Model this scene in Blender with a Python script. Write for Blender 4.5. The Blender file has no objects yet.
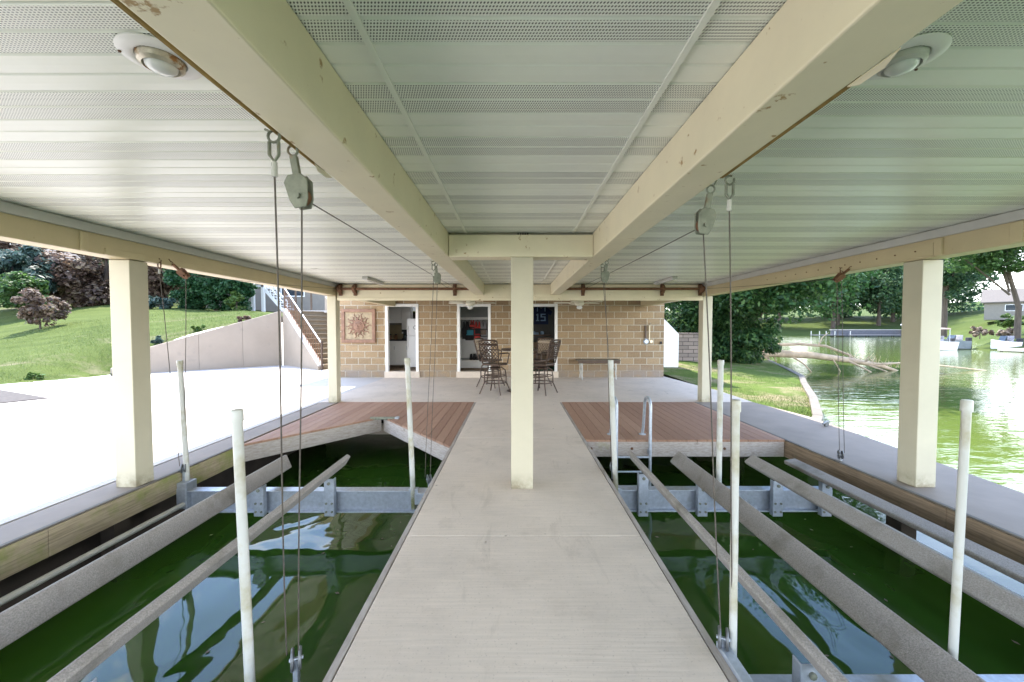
import bpy, bmesh, math, random
import numpy as np
from mathutils import Vector, Matrix
R = math.radians
random.seed(7); rng = np.random.default_rng(7)
sc = bpy.context.scene
col = sc.collection

# ------------------------------------------------------------------ camera, sky, sun, exposure
cam = bpy.data.cameras.new('camera'); cam.sensor_width = 36; cam.lens = 390/1024*36
cam.shift_x = -2.5/1024; cam.shift_y = -1/1024
cam.clip_start = .05; cam.clip_end = 3000
camo = bpy.data.objects.new('camera', cam); col.objects.link(camo)
camo.location = (0, 0, 1.55); camo.rotation_euler = (R(90)-math.atan(12.5/390), 0, 0)
sc.camera = camo
SUN = Vector((-.20, .47, 1)).normalized()
w = bpy.data.worlds.new('World'); sc.world = w; w.use_nodes = True
nt = w.node_tree; bg = nt.nodes['Background']
sky = nt.nodes.new('ShaderNodeTexSky'); sky.sky_type = 'NISHITA'; sky.sun_disc = False
sky.sun_elevation = math.asin(SUN.z); sky.sun_rotation = math.atan2(SUN.x, SUN.y)
sky.air_density = 1.0; sky.dust_density = .4; sky.ozone_density = 2.5
tc = nt.nodes.new('ShaderNodeTexCoord'); mp = nt.nodes.new('ShaderNodeMapping'); mp.inputs['Scale'].default_value = (1, 1, 2.2)
nz = nt.nodes.new('ShaderNodeTexNoise'); nz.inputs['Scale'].default_value = 2.6; nz.inputs['Detail'].default_value = 6; nz.inputs['Roughness'].default_value = .55
rp = nt.nodes.new('ShaderNodeValToRGB'); rp.color_ramp.elements[0].position = .55; rp.color_ramp.elements[1].position = .68
sx = nt.nodes.new('ShaderNodeSeparateXYZ')
mr = nt.nodes.new('ShaderNodeMapRange'); mr.inputs['From Min'].default_value = .0; mr.inputs['From Max'].default_value = .46; mr.inputs['To Min'].default_value = .85; mr.inputs['To Max'].default_value = 0
mxm = nt.nodes.new('ShaderNodeMath'); mxm.operation = 'MAXIMUM'
mix = nt.nodes.new('ShaderNodeMix'); mix.data_type = 'RGBA'
L = nt.links.new
L(tc.outputs['Generated'], mp.inputs['Vector']); L(mp.outputs[0], nz.inputs['Vector']); L(nz.outputs[0], rp.inputs[0])
L(tc.outputs['Generated'], sx.inputs[0]); L(sx.outputs['Z'], mr.inputs['Value'])
L(rp.outputs[0], mxm.inputs[0]); L(mr.outputs[0], mxm.inputs[1])
L(mxm.outputs[0], mix.inputs['Factor']); L(sky.outputs[0], mix.inputs['A']); mix.inputs['B'].default_value = (7.2, 7.15, 7.0, 1)
L(mix.outputs['Result'], bg.inputs[0]); bg.inputs[1].default_value = .15
sl = bpy.data.lights.new('sun', 'SUN'); sl.energy = 2.0; sl.angle = R(.5); sl.color = (1, .93, .82)
so = bpy.data.objects.new('sun', sl); col.objects.link(so); so.rotation_euler = SUN.to_track_quat('Z', 'Y').to_euler()
so.location = SUN*60
sc.view_settings.view_transform = 'Standard'; sc.view_settings.look = 'None'
sc.view_settings.exposure = 2.9; sc.view_settings.gamma = 1; sc.view_settings.use_curve_mapping = False

# ------------------------------------------------------------------ materials
MATS = {}
def nodemat(name):
    m = bpy.data.materials.new(name); m.use_nodes = True; MATS[name] = m
    return m, m.node_tree, m.node_tree.nodes['Principled BSDF']
def N(t, kind, **kw):
    n = t.nodes.new(kind)
    for k, v in kw.items(): setattr(n, k, v)
    return n
def noise(t, vec, scale, detail=4, rough=.55, stretch=None, dist=0):
    if stretch:
        mp = N(t, 'ShaderNodeMapping'); mp.inputs['Scale'].default_value = stretch; t.links.new(vec, mp.inputs[0]); vec = mp.outputs[0]
    n = N(t, 'ShaderNodeTexNoise'); n.inputs['Scale'].default_value = scale; n.inputs['Detail'].default_value = detail
    n.inputs['Roughness'].default_value = rough; n.inputs['Distortion'].default_value = dist
    t.links.new(vec, n.inputs['Vector']); return n.outputs['Fac']
def ramp(t, fac, stops):
    r = N(t, 'ShaderNodeValToRGB'); e = r.color_ramp.elements
    while len(e) < len(stops): e.new(.5)
    for i, (p, c) in enumerate(stops):
        e[i].position = p; e[i].color = (*c, 1) if len(c) == 3 else c
    t.links.new(fac, r.inputs[0]); return r.outputs[0]
def mixc(t, fac, a, b, mode='MIX'):
    m = N(t, 'ShaderNodeMix', data_type='RGBA', blend_type=mode)
    for s, v in (('Factor', fac), ('A', a), ('B', b)):
        if isinstance(v, (int, float)): m.inputs[s].default_value = v
        elif isinstance(v, tuple): m.inputs[s].default_value = (*v, 1)
        else: t.links.new(v, m.inputs[s])
    return m.outputs['Result']
def bump(t, b, height, strength=.3, dist=.01):
    n = N(t, 'ShaderNodeBump'); n.inputs['Strength'].default_value = strength; n.inputs['Distance'].default_value = dist
    t.links.new(height, n.inputs['Height']); t.links.new(n.outputs[0], b.inputs['Normal'])
def vec(t): return N(t, 'ShaderNodeTexCoord').outputs['Object']
def sc3(c, k): return tuple(min(1, x*k) for x in c)
def surf(name, c, rough=.6, metal=0, var=.12, scale=3, spots=None, bscale=None, bstr=.2, bdist=.003, stretch=None, spec=.5, grime=None):
    """painted / mineral / metal surface: base colour with broad and fine variation, optional spots of dirt or rust, bump"""
    m, t, b = nodemat(name); v = vec(t)
    f = noise(t, v, scale, 6, .62, stretch)
    c_ = ramp(t, f, [(.3, sc3(c, 1-var)), (.7, sc3(c, 1+var))])
    if spots:
        sc_, lo, hi, cs = spots
        f2 = noise(t, v, sc_, 5, .6)
        k = ramp(t, f2, [(lo, (0, 0, 0)), (hi, (1, 1, 1))]); c_ = mixc(t, k, c_, cs)
    if grime:
        z0, z1, gc, ax = grime
        sp = N(t, 'ShaderNodeSeparateXYZ'); t.links.new(v, sp.inputs[0])
        g1 = N(t, 'ShaderNodeMapRange'); g1.inputs['From Min'].default_value = z0; g1.inputs['From Max'].default_value = z1; g1.inputs['To Min'].default_value = 1.2; g1.inputs['To Max'].default_value = 0
        t.links.new(sp.outputs[ax], g1.inputs['Value'])
        g2 = N(t, 'ShaderNodeMath', operation='MULTIPLY'); t.links.new(g1.outputs[0], g2.inputs[0]); t.links.new(ramp(t, noise(t, v, 9, 5, .65), [(.38, (.1,)*3), (.62, (.9,)*3)]), g2.inputs[1])
        c_ = mixc(t, g2.outputs[0], c_, gc)
    t.links.new(c_, b.inputs['Base Color'])
    b.inputs['Roughness'].default_value = rough; b.inputs['Metallic'].default_value = metal; b.inputs['Specular IOR Level'].default_value = spec
    if bscale: bump(t, b, noise(t, v, bscale, 4, .6, stretch), bstr, bdist)
    return m
cream = surf('cream_paint', (.74, .66, .47), .45, spots=(15, .655, .70, (.36, .22, .07)), var=.05, bscale=6, bstr=.15, bdist=.004)
postm = surf('post_paint', (.52, .475, .355), .5, spots=(16, .73, .78, (.28, .17, .06)), var=.05, bscale=12, bstr=.1, grime=(.02, .16, (.27, .23, .15), 'Z'))
creamface = surf('cream_board', (.55, .455, .275), .5, spots=(14, .72, .78, (.28, .17, .06)), var=.07, bscale=30, bstr=.15)
def concmat(name, c, dark):
    m, t, b = nodemat(name); v = vec(t)
    k = ramp(t, noise(t, v, .9, 7, .66), [(.28, sc3(c, .84)), (.5, c), (.74, sc3(c, 1.10))])
    k = mixc(t, ramp(t, noise(t, v, 2.7, 6, .7), [(.56, (0, 0, 0)), (.74, (.55,)*3)]), k, dark)                 # water marks
    k = mixc(t, ramp(t, noise(t, v, 1.6, 4, .75, (2.2, .7, 1), 1.2), [(.58, (0, 0, 0)), (.68, (.28,)*3)]), k, sc3(dark, .85))   # drip and scuff stains
    k = mixc(t, ramp(t, noise(t, v, 70, 3, .6), [(.60, (0, 0, 0)), (.72, (.6,)*3)]), k, sc3(dark, .8))            # aggregate specks
    k = mixc(t, ramp(t, noise(t, v, 11, 2, .5), [(.73, (0, 0, 0)), (.78, (.75,)*3)]), k, sc3(dark, .55))          # small dark spots
    broom = noise(t, v, 60, 2, .5, (.05, 1, 1))
    k = mixc(t, .22, k, ramp(t, broom, [(.3, (.55,)*3), (.7, (1, 1, 1))]), 'MULTIPLY')
    t.links.new(k, b.inputs['Base Color']); b.inputs['Roughness'].default_value = .85
    bump(t, b, broom, .35, .003); return m
concrete = concmat('concrete', (.63, .53, .435), (.42, .34, .265))
slabc = surf('bright_concrete', (.50, .455, .41), .85, var=.06, scale=.8, bscale=60, bstr=.3)
dockc = surf('dock_concrete', (.25, .205, .165), .8, var=.12, scale=2, spots=(30, .66, .8, (.25, .23, .22)), bscale=120, bstr=.3)
wallc = surf('cast_concrete', (.29, .24, .19), .85, var=.10, scale=.9, spots=(2.2, .6, .8, (.21, .18, .15)), bscale=40, bstr=.3)
stepc = surf('step_concrete', (.20, .155, .10), .85, var=.1, scale=4)
galv = surf('galvanised_steel', (.42, .455, .51), .42, .55, var=.16, scale=26, spots=(9, .62, .8, (.36, .37, .38)), bscale=60, bstr=.1)
sheavem = surf('dark_steel', (.14, .145, .15), .45, .5, var=.3, scale=22)
pvc = surf('white_pvc', (.50, .50, .465), .35, var=.05, scale=5, spots=(5, .50, .68, (.36, .33, .23)), grime=(.10, .34, (.16, .17, .07), 'Z'))
rust = surf('rusted_steel', (.17, .085, .045), .75, .3, var=.35, scale=18, bscale=80, bstr=.4)
cable_m = surf('wire_rope', (.10, .085, .07), .6, .4, var=.3, scale=60, bscale=300, bstr=.5)
blockm = surf('weathered_pulley_steel', (.19, .20, .155), .5, .45, var=.3, scale=22, spots=(18, .6, .72, (.24, .14, .07)))
carpet = surf('marine_carpet', (.33, .30, .275), 1, var=.30, scale=130, spots=(3.2, .52, .72, (.20, .18, .15)), bscale=220, bstr=.8, bdist=.006, spec=.1)
brownmetal = surf('brown_cast_metal', (.07, .045, .032), .45, .5, var=.25, scale=20)
white = surf('white_trim', (.78, .76, .73), .4, var=.04)
fanm = surf('fan_enamel', (.74, .69, .55), .35, var=.04)
appl = surf('appliance_white', (.80, .80, .82), .3, var=.03)
cabin = surf('cabinet_white', (.74, .73, .72), .45, var=.04)
brownwall = surf('brown_room_wall', (.30, .215, .13), .8, var=.08)
greywall = surf('grey_room_wall', (.30, .31, .30), .8, var=.08)
darkwall = surf('dark_room_wall', (.13, .13, .125), .8, var=.15)
roomfloor = surf('room_floor', (.25, .16, .09), .6, var=.15)
black = surf('black_fabric', (.018, .018, .022), .8, var=.3, scale=12)
redf = surf('red_fabric', (.50, .035, .03), .7, var=.15)
tealf = surf('teal_fabric', (.03, .22, .30), .7, var=.15)
greyf = surf('grey_fabric', (.28, .27, .29), .8, var=.2)
navy = surf('navy_fabric', (.02, .035, .10), .8, var=.2)
paleblue = surf('pale_blue_print', (.35, .52, .72), .7, var=.05)
terra = surf('terracotta', (.25, .14, .09), .8, var=.25, scale=9, bscale=30, bstr=.4, bdist=.01)
terra2 = surf('ochre_clay', (.36, .275, .17), .8, var=.25, scale=12, bscale=30, bstr=.4)
roofm = surf('shingle_roof', (.105, .092, .082), .9, var=.2, scale=8, bscale=12, bstr=.4, bdist=.02)
siding = surf('tan_siding', (.17, .155, .135), .8, var=.08)
greysid = surf('grey_siding', (.20, .18, .16), .8, var=.08)
glass_d = surf('window_glass', (.03, .04, .05), .08, var=.2)
trim_g = surf('grey_vinyl_trim', (.50, .49, .45), .4, var=.06)
bark = surf('bark', (.075, .058, .045), .95, var=.35, scale=6, bscale=14, bstr=.8, bdist=.03, stretch=(1, 1, .2))
deadwood = surf('bleached_dead_wood', (.40, .30, .21), .9, var=.3, scale=3, bscale=14, bstr=.6, bdist=.02)
timber = surf('grey_timber_edge', (.15, .135, .115), .9, var=.25, scale=3)
hull = surf('boat_gelcoat', (.78, .74, .72), .25, var=.04)
canvas = surf('boat_canvas', (.55, .40, .36), .8, var=.08)
bluehull = surf('blue_gelcoat', (.16, .18, .20), .25, var=.1)
lens = surf('lamp_lens', (.72, .72, .70), .12, var=.03)
rustring = surf('rusty_chrome', (.55, .50, .40), .35, .4, var=.3, scale=30, spots=(20, .5, .58, (.30, .15, .05)))
ochre = surf('rusty_lip', (.30, .19, .05), .7, .2, var=.4, scale=9)
moss = surf('pile_wood', (.045, .034, .026), .9, var=.35, scale=3)
gatew = surf('white_railing_paint', (.72, .72, .74), .5, var=.03)
brass = surf('weathered_brass', (.52, .44, .32), .4, .6, var=.2, scale=20)
patchm = surf('flat_grey_brown', (.055, .045, .038), .95, var=.4, scale=14)
dirt = surf('lake_bank_earth', (.13, .10, .065), 1, var=.3, scale=1.5)
kit_brown = surf('brown_backsplash', (.24, .19, .11), .6, var=.2)
greenmat = surf('green_mat', (.02, .10, .06), .95, var=.3, scale=40)
wicker = surf('tan_cast_lattice', (.36, .28, .20), .6, .2, var=.2, scale=25)
steelblue = surf('grey_stone_dock', (.10, .10, .115), .8, var=.15)
pathm = surf('path_concrete', (.46, .43, .40), .85, var=.1)

# weathered fascia timber: long grain, algae in patches
def fasciamat(name, base, dark, algae, amount):
    m, t, b = nodemat(name); v = vec(t)
    f = noise(t, v, 5, 8, .7, (3, .6, 14)); c = ramp(t, f, [(.25, dark), (.55, base), (.8, sc3(base, 1.25))])
    c = mixc(t, ramp(t, noise(t, v, 2.3, 5, .65), [(amount, (0, 0, 0)), (amount+.16, (1, 1, 1))]), c, algae)
    c = mixc(t, ramp(t, noise(t, v, 9, 3, .5), [(.66, (0, 0, 0)), (.78, (.8, .8, .8))]), c, dark)
    t.links.new(c, b.inputs['Base Color']); b.inputs['Roughness'].default_value = .9
    bump(t, b, f, .5, .006); return m
fas_l = fasciamat('algae_fascia_timber', (.40, .32, .21), (.16, .12, .07), (.24, .25, .08), .47)
fas_r = fasciamat('brown_fascia_timber', (.26, .185, .12), (.10, .07, .045), (.17, .13, .07), .62)
fas_d = fasciamat('grey_fascia_timber', (.42, .37, .33), (.24, .20, .17), (.30, .29, .15), .60)

def deckmat():
    m, t, b = nodemat('composite_deck_boards'); v = vec(t)
    g = N(t, 'ShaderNodeNewGeometry')
    c1 = ramp(t, g.outputs['Random Per Island'], [(0, (.25, .135, .085)), (.5, (.31, .175, .112)), (1, (.37, .225, .15))])
    f = noise(t, v, 6, 6, .65, (12, .8, 1))
    c = mixc(t, .35, c1, ramp(t, f, [(.3, (.20, .10, .06)), (.7, (.43, .25, .165))]))
    t.links.new(c, b.inputs['Base Color']); b.inputs['Roughness'].default_value = .75; bump(t, b, f, .25, .003); return m
deckm = deckmat()

def cmumat():
    m, t, b = nodemat('split_face_block'); v = vec(t)
    s = N(t, 'ShaderNodeSeparateXYZ'); t.links.new(v, s.inputs[0])
    ad = N(t, 'ShaderNodeMath', operation='ADD'); t.links.new(s.outputs['X'], ad.inputs[0]); t.links.new(s.outputs['Y'], ad.inputs[1])
    cb = N(t, 'ShaderNodeCombineXYZ'); t.links.new(ad.outputs[0], cb.inputs['X']); t.links.new(s.outputs['Z'], cb.inputs['Y'])
    br = N(t, 'ShaderNodeTexBrick'); br.offset = .5; br.inputs['Scale'].default_value = 1
    br.inputs['Brick Width'].default_value = .406; br.inputs['Row Height'].default_value = .203
    br.inputs['Mortar Size'].default_value = .012; br.inputs['Mortar Smooth'].default_value = .3; br.inputs['Bias'].default_value = 0
    br.inputs['Color1'].default_value = (.43, .30, .17, 1); br.inputs['Color2'].default_value = (.32, .215, .12, 1); br.inputs['Mortar'].default_value = (.64, .56, .44, 1)
    t.links.new(cb.outputs[0], br.inputs['Vector'])
    f = noise(t, v, 22, 6, .7)
    c = mixc(t, .55, br.outputs['Color'], ramp(t, f, [(.25, (.35, .35, .35)), (.75, (1, 1, 1))]), 'MULTIPLY')
    lo = N(t, 'ShaderNodeMapRange'); lo.inputs['From Min'].default_value = .10; lo.inputs['From Max'].default_value = .42; lo.inputs['To Min'].default_value = 1; lo.inputs['To Max'].default_value = 0
    t.links.new(s.outputs['Z'], lo.inputs['Value'])
    k = N(t, 'ShaderNodeMath', operation='MULTIPLY'); t.links.new(lo.outputs[0], k.inputs[0]); t.links.new(ramp(t, noise(t, v, 3, 5, .6), [(.35, (.15,)*3), (.6, (.8,)*3)]), k.inputs[1])
    c = mixc(t, k.outputs[0], c, (.26, .22, .19))       # splash stain with its own ragged shape
    t.links.new(c, b.inputs['Base Color']); b.inputs['Roughness'].default_value = .95
    hh = N(t, 'ShaderNodeMath', operation='MULTIPLY_ADD'); t.links.new(br.outputs['Fac'], hh.inputs[0]); hh.inputs[1].default_value = -.9; t.links.new(f, hh.inputs[2])
    bump(t, b, hh.outputs[0], 1.0, .022); return m
cmu = cmumat()
def blockmat():
    m, t, b = nodemat('retaining_block'); v = vec(t)
    s = N(t, 'ShaderNodeSeparateXYZ'); t.links.new(v, s.inputs[0])
    cb = N(t, 'ShaderNodeCombineXYZ'); t.links.new(s.outputs['X'], cb.inputs['X']); t.links.new(s.outputs['Z'], cb.inputs['Y'])
    br = N(t, 'ShaderNodeTexBrick'); br.inputs['Scale'].default_value = 1; br.inputs['Brick Width'].default_value = .45; br.inputs['Row Height'].default_value = .16
    br.inputs['Mortar Size'].default_value = .012; br.inputs['Color1'].default_value = (.27, .21, .17, 1); br.inputs['Color2'].default_value = (.19, .15, .125, 1); br.inputs['Mortar'].default_value = (.05, .04, .035, 1)
    t.links.new(cb.outputs[0], br.inputs['Vector']); t.links.new(br.outputs['Color'], b.inputs['Base Color']); b.inputs['Roughness'].default_value = 1
    bump(t, b, noise(t, v, 14, 5), .6, .03); return m
rblock = blockmat()

vinyl = surf('soffit_vinyl', (.80, .81, .72), .33, var=.035, scale=2.2, bscale=1.6, bstr=.12, bdist=.02)
def perfmat(nm, px, py, skew):
    m, t, b = nodemat(nm); v = vec(t)
    mp = N(t, 'ShaderNodeMapping'); mp.inputs['Scale'].default_value = (1/px, 1/py, 0); t.links.new(v, mp.inputs[0])
    s = N(t, 'ShaderNodeSeparateXYZ'); t.links.new(mp.outputs[0], s.inputs[0])
    mm = N(t, 'ShaderNodeMath', operation='MULTIPLY_ADD'); t.links.new(s.outputs['Y'], mm.inputs[0]); mm.inputs[1].default_value = skew; t.links.new(s.outputs['X'], mm.inputs[2])
    cb = N(t, 'ShaderNodeCombineXYZ'); t.links.new(mm.outputs[0], cb.inputs['X']); t.links.new(s.outputs['Y'], cb.inputs['Y'])
    vo = N(t, 'ShaderNodeTexVoronoi', voronoi_dimensions='2D'); vo.inputs['Randomness'].default_value = 0; vo.inputs['Scale'].default_value = 1
    t.links.new(cb.outputs[0], vo.inputs['Vector'])
    k = ramp(t, vo.outputs['Distance'], [(.24, (1, 1, 1)), (.33, (0, 0, 0))])
    c = mixc(t, k, (.80, .81, .73), (.07, .068, .06)); t.links.new(c, b.inputs['Base Color']); b.inputs['Roughness'].default_value = .38; return m
perf = perfmat('perforated_soffit_vinyl', .0098, .0125, .5)
perf_s = perfmat('slotted_soffit_vinyl', .0125, .0082, 0)

def leafmat(name, dark, mid, light, trans=.35):
    m = bpy.data.materials.new(name); m.use_nodes = True; t = m.node_tree; t.nodes.remove(t.nodes['Principled BSDF'])
    g = N(t, 'ShaderNodeNewGeometry'); v = vec(t)
    c = ramp(t, g.outputs['Random Per Island'], [(0, dark), (.55, mid), (1, light)])
    c = mixc(t, ramp(t, noise(t, v, .9, 3), [(.35, (0, 0, 0)), (.65, (.45,)*3)]), c, dark)
    p = N(t, 'ShaderNodeBsdfPrincipled'); p.inputs['Roughness'].default_value = .5; p.inputs['Specular IOR Level'].default_value = .35
    tr = N(t, 'ShaderNodeBsdfTranslucent'); ms = N(t, 'ShaderNodeMixShader'); ms.inputs[0].default_value = trans
    t.links.new(c, p.inputs['Base Color']); t.links.new(c, tr.inputs['Color'])
    t.links.new(p.outputs[0], ms.inputs[1]); t.links.new(tr.outputs[0], ms.inputs[2]); t.links.new(ms.outputs[0], t.nodes['Material Output'].inputs[0])
    return m
lf_dark = leafmat('dark_green_leaves', (.016, .048, .015), (.052, .13, .038), (.14, .24, .065), .5)
lf_mid = leafmat('mid_green_leaves', (.022, .055, .015), (.06, .13, .035), (.13, .23, .06), .5)
lf_lime = leafmat('yellow_green_leaves', (.03, .07, .012), (.08, .14, .03), (.14, .21, .05))
lf_purple = leafmat('purple_leaves', (.055, .038, .030), (.165, .105, .078), (.30, .24, .165), .45)
lf_blue = leafmat('blue_green_needles', (.02, .045, .04), (.05, .09, .075), (.10, .16, .13))
lf_arb = leafmat('arborvitae_leaves', (.010, .042, .016), (.028, .10, .036), (.07, .17, .06), .5)
lf_far = leafmat('far_bank_leaves', (.022, .056, .030), (.06, .13, .058), (.14, .23, .085), .5)
lf_brown = leafmat('dry_twigs', (.10, .07, .05), (.20, .15, .11), (.30, .24, .18), .1)

def lawnmat(name, g1, g2, dry, dlo, scale, stretch=None):
    m, t, b = nodemat(name); v = vec(t)
    c = ramp(t, noise(t, v, scale, 8, .68, stretch), [(.3, g1), (.7, g2)])
    c = mixc(t, ramp(t, noise(t, v, scale*.33, 7, .66, stretch, .6), [(dlo, (0, 0, 0)), (dlo+.13, (1, 1, 1))]), c, dry)
    c = mixc(t, .5, c, ramp(t, noise(t, v, 28, 4, .7), [(.25, (.45,)*3), (.75, (1, 1, 1))]), 'MULTIPLY')
    t.links.new(c, b.inputs['Base Color']); b.inputs['Roughness'].default_value = 1; b.inputs['Specular IOR Level'].default_value = .1
    bump(t, b, noise(t, v, 30, 5, .7), .7, .05); return m
lawn_l = lawnmat('lawn_turf', (.060, .085, .020), (.105, .135, .036), (.22, .19, .12), .56, .9, (.35, 1.6, 1))
lawn_r = lawnmat('bank_turf', (.07, .115, .024), (.13, .175, .045), (.27, .225, .14), .50, 1.6)
lawn_f = lawnmat('far_bank_turf', (.045, .07, .016), (.08, .105, .03), (.12, .11, .06), .62, .12)

def watermat():
    m, t, b = nodemat('green_lake_water'); v = vec(t)
    s = N(t, 'ShaderNodeSeparateXYZ'); t.links.new(v, s.inputs[0])
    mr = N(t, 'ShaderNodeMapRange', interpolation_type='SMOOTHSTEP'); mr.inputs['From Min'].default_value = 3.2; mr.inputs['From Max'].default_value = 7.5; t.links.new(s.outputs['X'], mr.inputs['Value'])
    calm = noise(t, v, 1.55, 1.5, .45, (1.0, .75, 1), .8)
    lake = noise(t, v, 2.6, 4, .55, (.40, 1.2, 1), .5)
    mx = N(t, 'ShaderNodeMix', data_type='FLOAT'); a0 = N(t, 'ShaderNodeMath', operation='MULTIPLY'); t.links.new(lake, a0.inputs[0]); a0.inputs[1].default_value = .36; t.links.new(mr.outputs[0], mx.inputs['Factor'])
    a1 = N(t, 'ShaderNodeMath', operation='MULTIPLY'); t.links.new(calm, a1.inputs[0]); a1.inputs[1].default_value = .45
    t.links.new(a1.outputs[0], mx.inputs['A']); t.links.new(a0.outputs[0], mx.inputs['B'])
    bump(t, b, mx.outputs['Result'], 1.0, .04)
    c = mixc(t, mr.outputs[0], ramp(t, noise(t, v, .7, 3), [(.3, (.016, .052, .006)), (.7, (.033, .078, .011))]), (.085, .118, .026))  # open lake's base colour is lightened to stand in for sun on it
    t.links.new(c, b.inputs['Base Color']); b.inputs['Roughness'].default_value = .03; b.inputs['IOR'].default_value = 1.33; b.inputs['Specular IOR Level'].default_value = .5
    return m
water_m = watermat()

# ------------------------------------------------------------------ mesh helpers
ORIG = {}
def tag(o, label=None, cat=None, group=None, kind=None):
    if label: o['label'] = label
    if cat: o['category'] = cat
    if group: o['group'] = group
    if kind: o['kind'] = kind
    return o
def thing(name, loc, label, cat, group=None, rz=0):
    o = bpy.data.objects.new(name, None); col.objects.link(o); o.location = loc; o.rotation_euler = (0, 0, rz); o.empty_display_size = .1
    ORIG[o.name] = Vector(loc); return tag(o, label, cat, group)
class MB:
    def __init__(s): s.v = []; s.f = []; s.mi = []; s.cur = 0
    def add(s, vs, fs):
        n = len(s.v); s.v += [tuple(x) for x in vs]; s.f += [tuple(i+n for i in f) for f in fs]; s.mi += [s.cur]*len(fs); return s
    def box(s, a, b):
        x0, x1 = sorted((a[0], b[0])); y0, y1 = sorted((a[1], b[1])); z0, z1 = sorted((a[2], b[2]))
        return s.add([(x, y, z) for z in (z0, z1) for y in (y0, y1) for x in (x0, x1)],
                     [(0, 2, 3, 1), (4, 5, 7, 6), (0, 1, 5, 4), (2, 6, 7, 3), (0, 4, 6, 2), (1, 3, 7, 5)])
    def obox(s, c, size, rot):
        M = rot if isinstance(rot, Matrix) else Matrix.Rotation(rot, 3, 'Z'); c = Vector(c); h = [k/2 for k in size]
        return s.add([c + M @ Vector((x*h[0], y*h[1], z*h[2])) for z in (-1, 1) for y in (-1, 1) for x in (-1, 1)],
                     [(0, 2, 3, 1), (4, 5, 7, 6), (0, 1, 5, 4), (2, 6, 7, 3), (0, 4, 6, 2), (1, 3, 7, 5)])
    def prism(s, poly, z0, z1):
        """poly: ccw list of (x, y) or (x, y) extruded z0..z1"""
        n = len(poly)
        return s.add([(x, y, z0) for x, y in poly] + [(x, y, z1) for x, y in poly],
                     [tuple(range(n-1, -1, -1)), tuple(range(n, 2*n))] + [(i, (i+1) % n, (i+1) % n+n, i+n) for i in range(n)])
    def ext(s, pts, d):
        """planar polygon (3-D points) extruded by vector d"""
        n = len(pts); d = Vector(d); P = [Vector(p) for p in pts]
        return s.add(P + [p+d for p in P], [tuple(range(n-1, -1, -1)), tuple(range(n, 2*n))] + [(i, (i+1) % n, (i+1) % n+n, i+n) for i in range(n)])
    def tube(s, pts, r, seg=8, caps=True):
        P = [Vector(p) for p in pts]; n = len(P); rs = r if isinstance(r, (list, tuple)) else [r]*n
        T = [(P[min(i+1, n-1)]-P[max(i-1, 0)]).normalized() for i in range(n)]
        u = T[0].orthogonal().normalized(); vs = []
        for i in range(n):
            u = (u - T[i]*u.dot(T[i])).normalized(); w_ = T[i].cross(u)
            vs += [P[i] + (u*math.cos(2*math.pi*k/seg) + w_*math.sin(2*math.pi*k/seg))*rs[i] for k in range(seg)]
        fs = [(i*seg+k, i*seg+(k+1) % seg, (i+1)*seg+(k+1) % seg, (i+1)*seg+k) for i in range(n-1) for k in range(seg)]
        if caps: fs += [tuple(range(seg-1, -1, -1)), tuple(range((n-1)*seg, n*seg))]
        return s.add(vs, fs)
    def lathe(s, prof, c, seg=24, axis=(0, 0, 1)):
        A = Vector(axis).normalized(); u = A.orthogonal().normalized(); w_ = A.cross(u); c = Vector(c); vs = []; m = len(prof)
        for r, z in prof: vs += [c + A*z + (u*math.cos(2*math.pi*k/seg)+w_*math.sin(2*math.pi*k/seg))*max(r, 1e-4) for k in range(seg)]
        return s.add(vs, [(i*seg+k, i*seg+(k+1) % seg, (i+1)*seg+(k+1) % seg, (i+1)*seg+k) for i in range(m-1) for k in range(seg)])
    def ring(s, c, rad, r, axis=(0, 0, 1), seg=20, a0=0, a1=360, sides=6):
        A = Vector(axis).normalized(); u = A.orthogonal().normalized(); w_ = A.cross(u); c = Vector(c)
        n = max(4, int(seg*abs(a1-a0)/360)); 
        return s.tube([c + (u*math.cos(R(a0+(a1-a0)*k/n))+w_*math.sin(R(a0+(a1-a0)*k/n)))*rad for k in range(n+1)], r, sides)
    def build(s, name, mat, parent=None, bevel=0, smooth=False, label=None, local=False, seg=2):
        me = bpy.data.meshes.new(name)
        off = Vector((0, 0, 0))
        if parent is not None and not local: off = ORIG[parent.name]
        me.from_pydata([tuple(Vector(v)-off) for v in s.v], [], s.f)
        for m in (mat if isinstance(mat, (list, tuple)) else [mat]): me.materials.append(m)
        if max(s.mi, default=0) > 0: me.polygons.foreach_set('material_index', s.mi)
        bm = bmesh.new(); bm.from_mesh(me); bmesh.ops.recalc_face_normals(bm, faces=bm.faces); bm.to_mesh(me); bm.free()
        o = bpy.data.objects.new(name, me); col.objects.link(o)
        if parent is not None: o.parent = parent; ORIG[o.name] = off
        else: ORIG[o.name] = Vector((0, 0, 0))
        if smooth:
            me.polygons.foreach_set('use_smooth', [True]*len(me.polygons))
            try: me.set_sharp_from_angle(angle=R(40))
            except Exception: pass
        if bevel:
            b = o.modifiers.new('bevel', 'BEVEL'); b.width = bevel; b.segments = seg; b.limit_method = 'ANGLE'; b.angle_limit = R(40)
        if label: o['label'] = label
        return o
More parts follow.
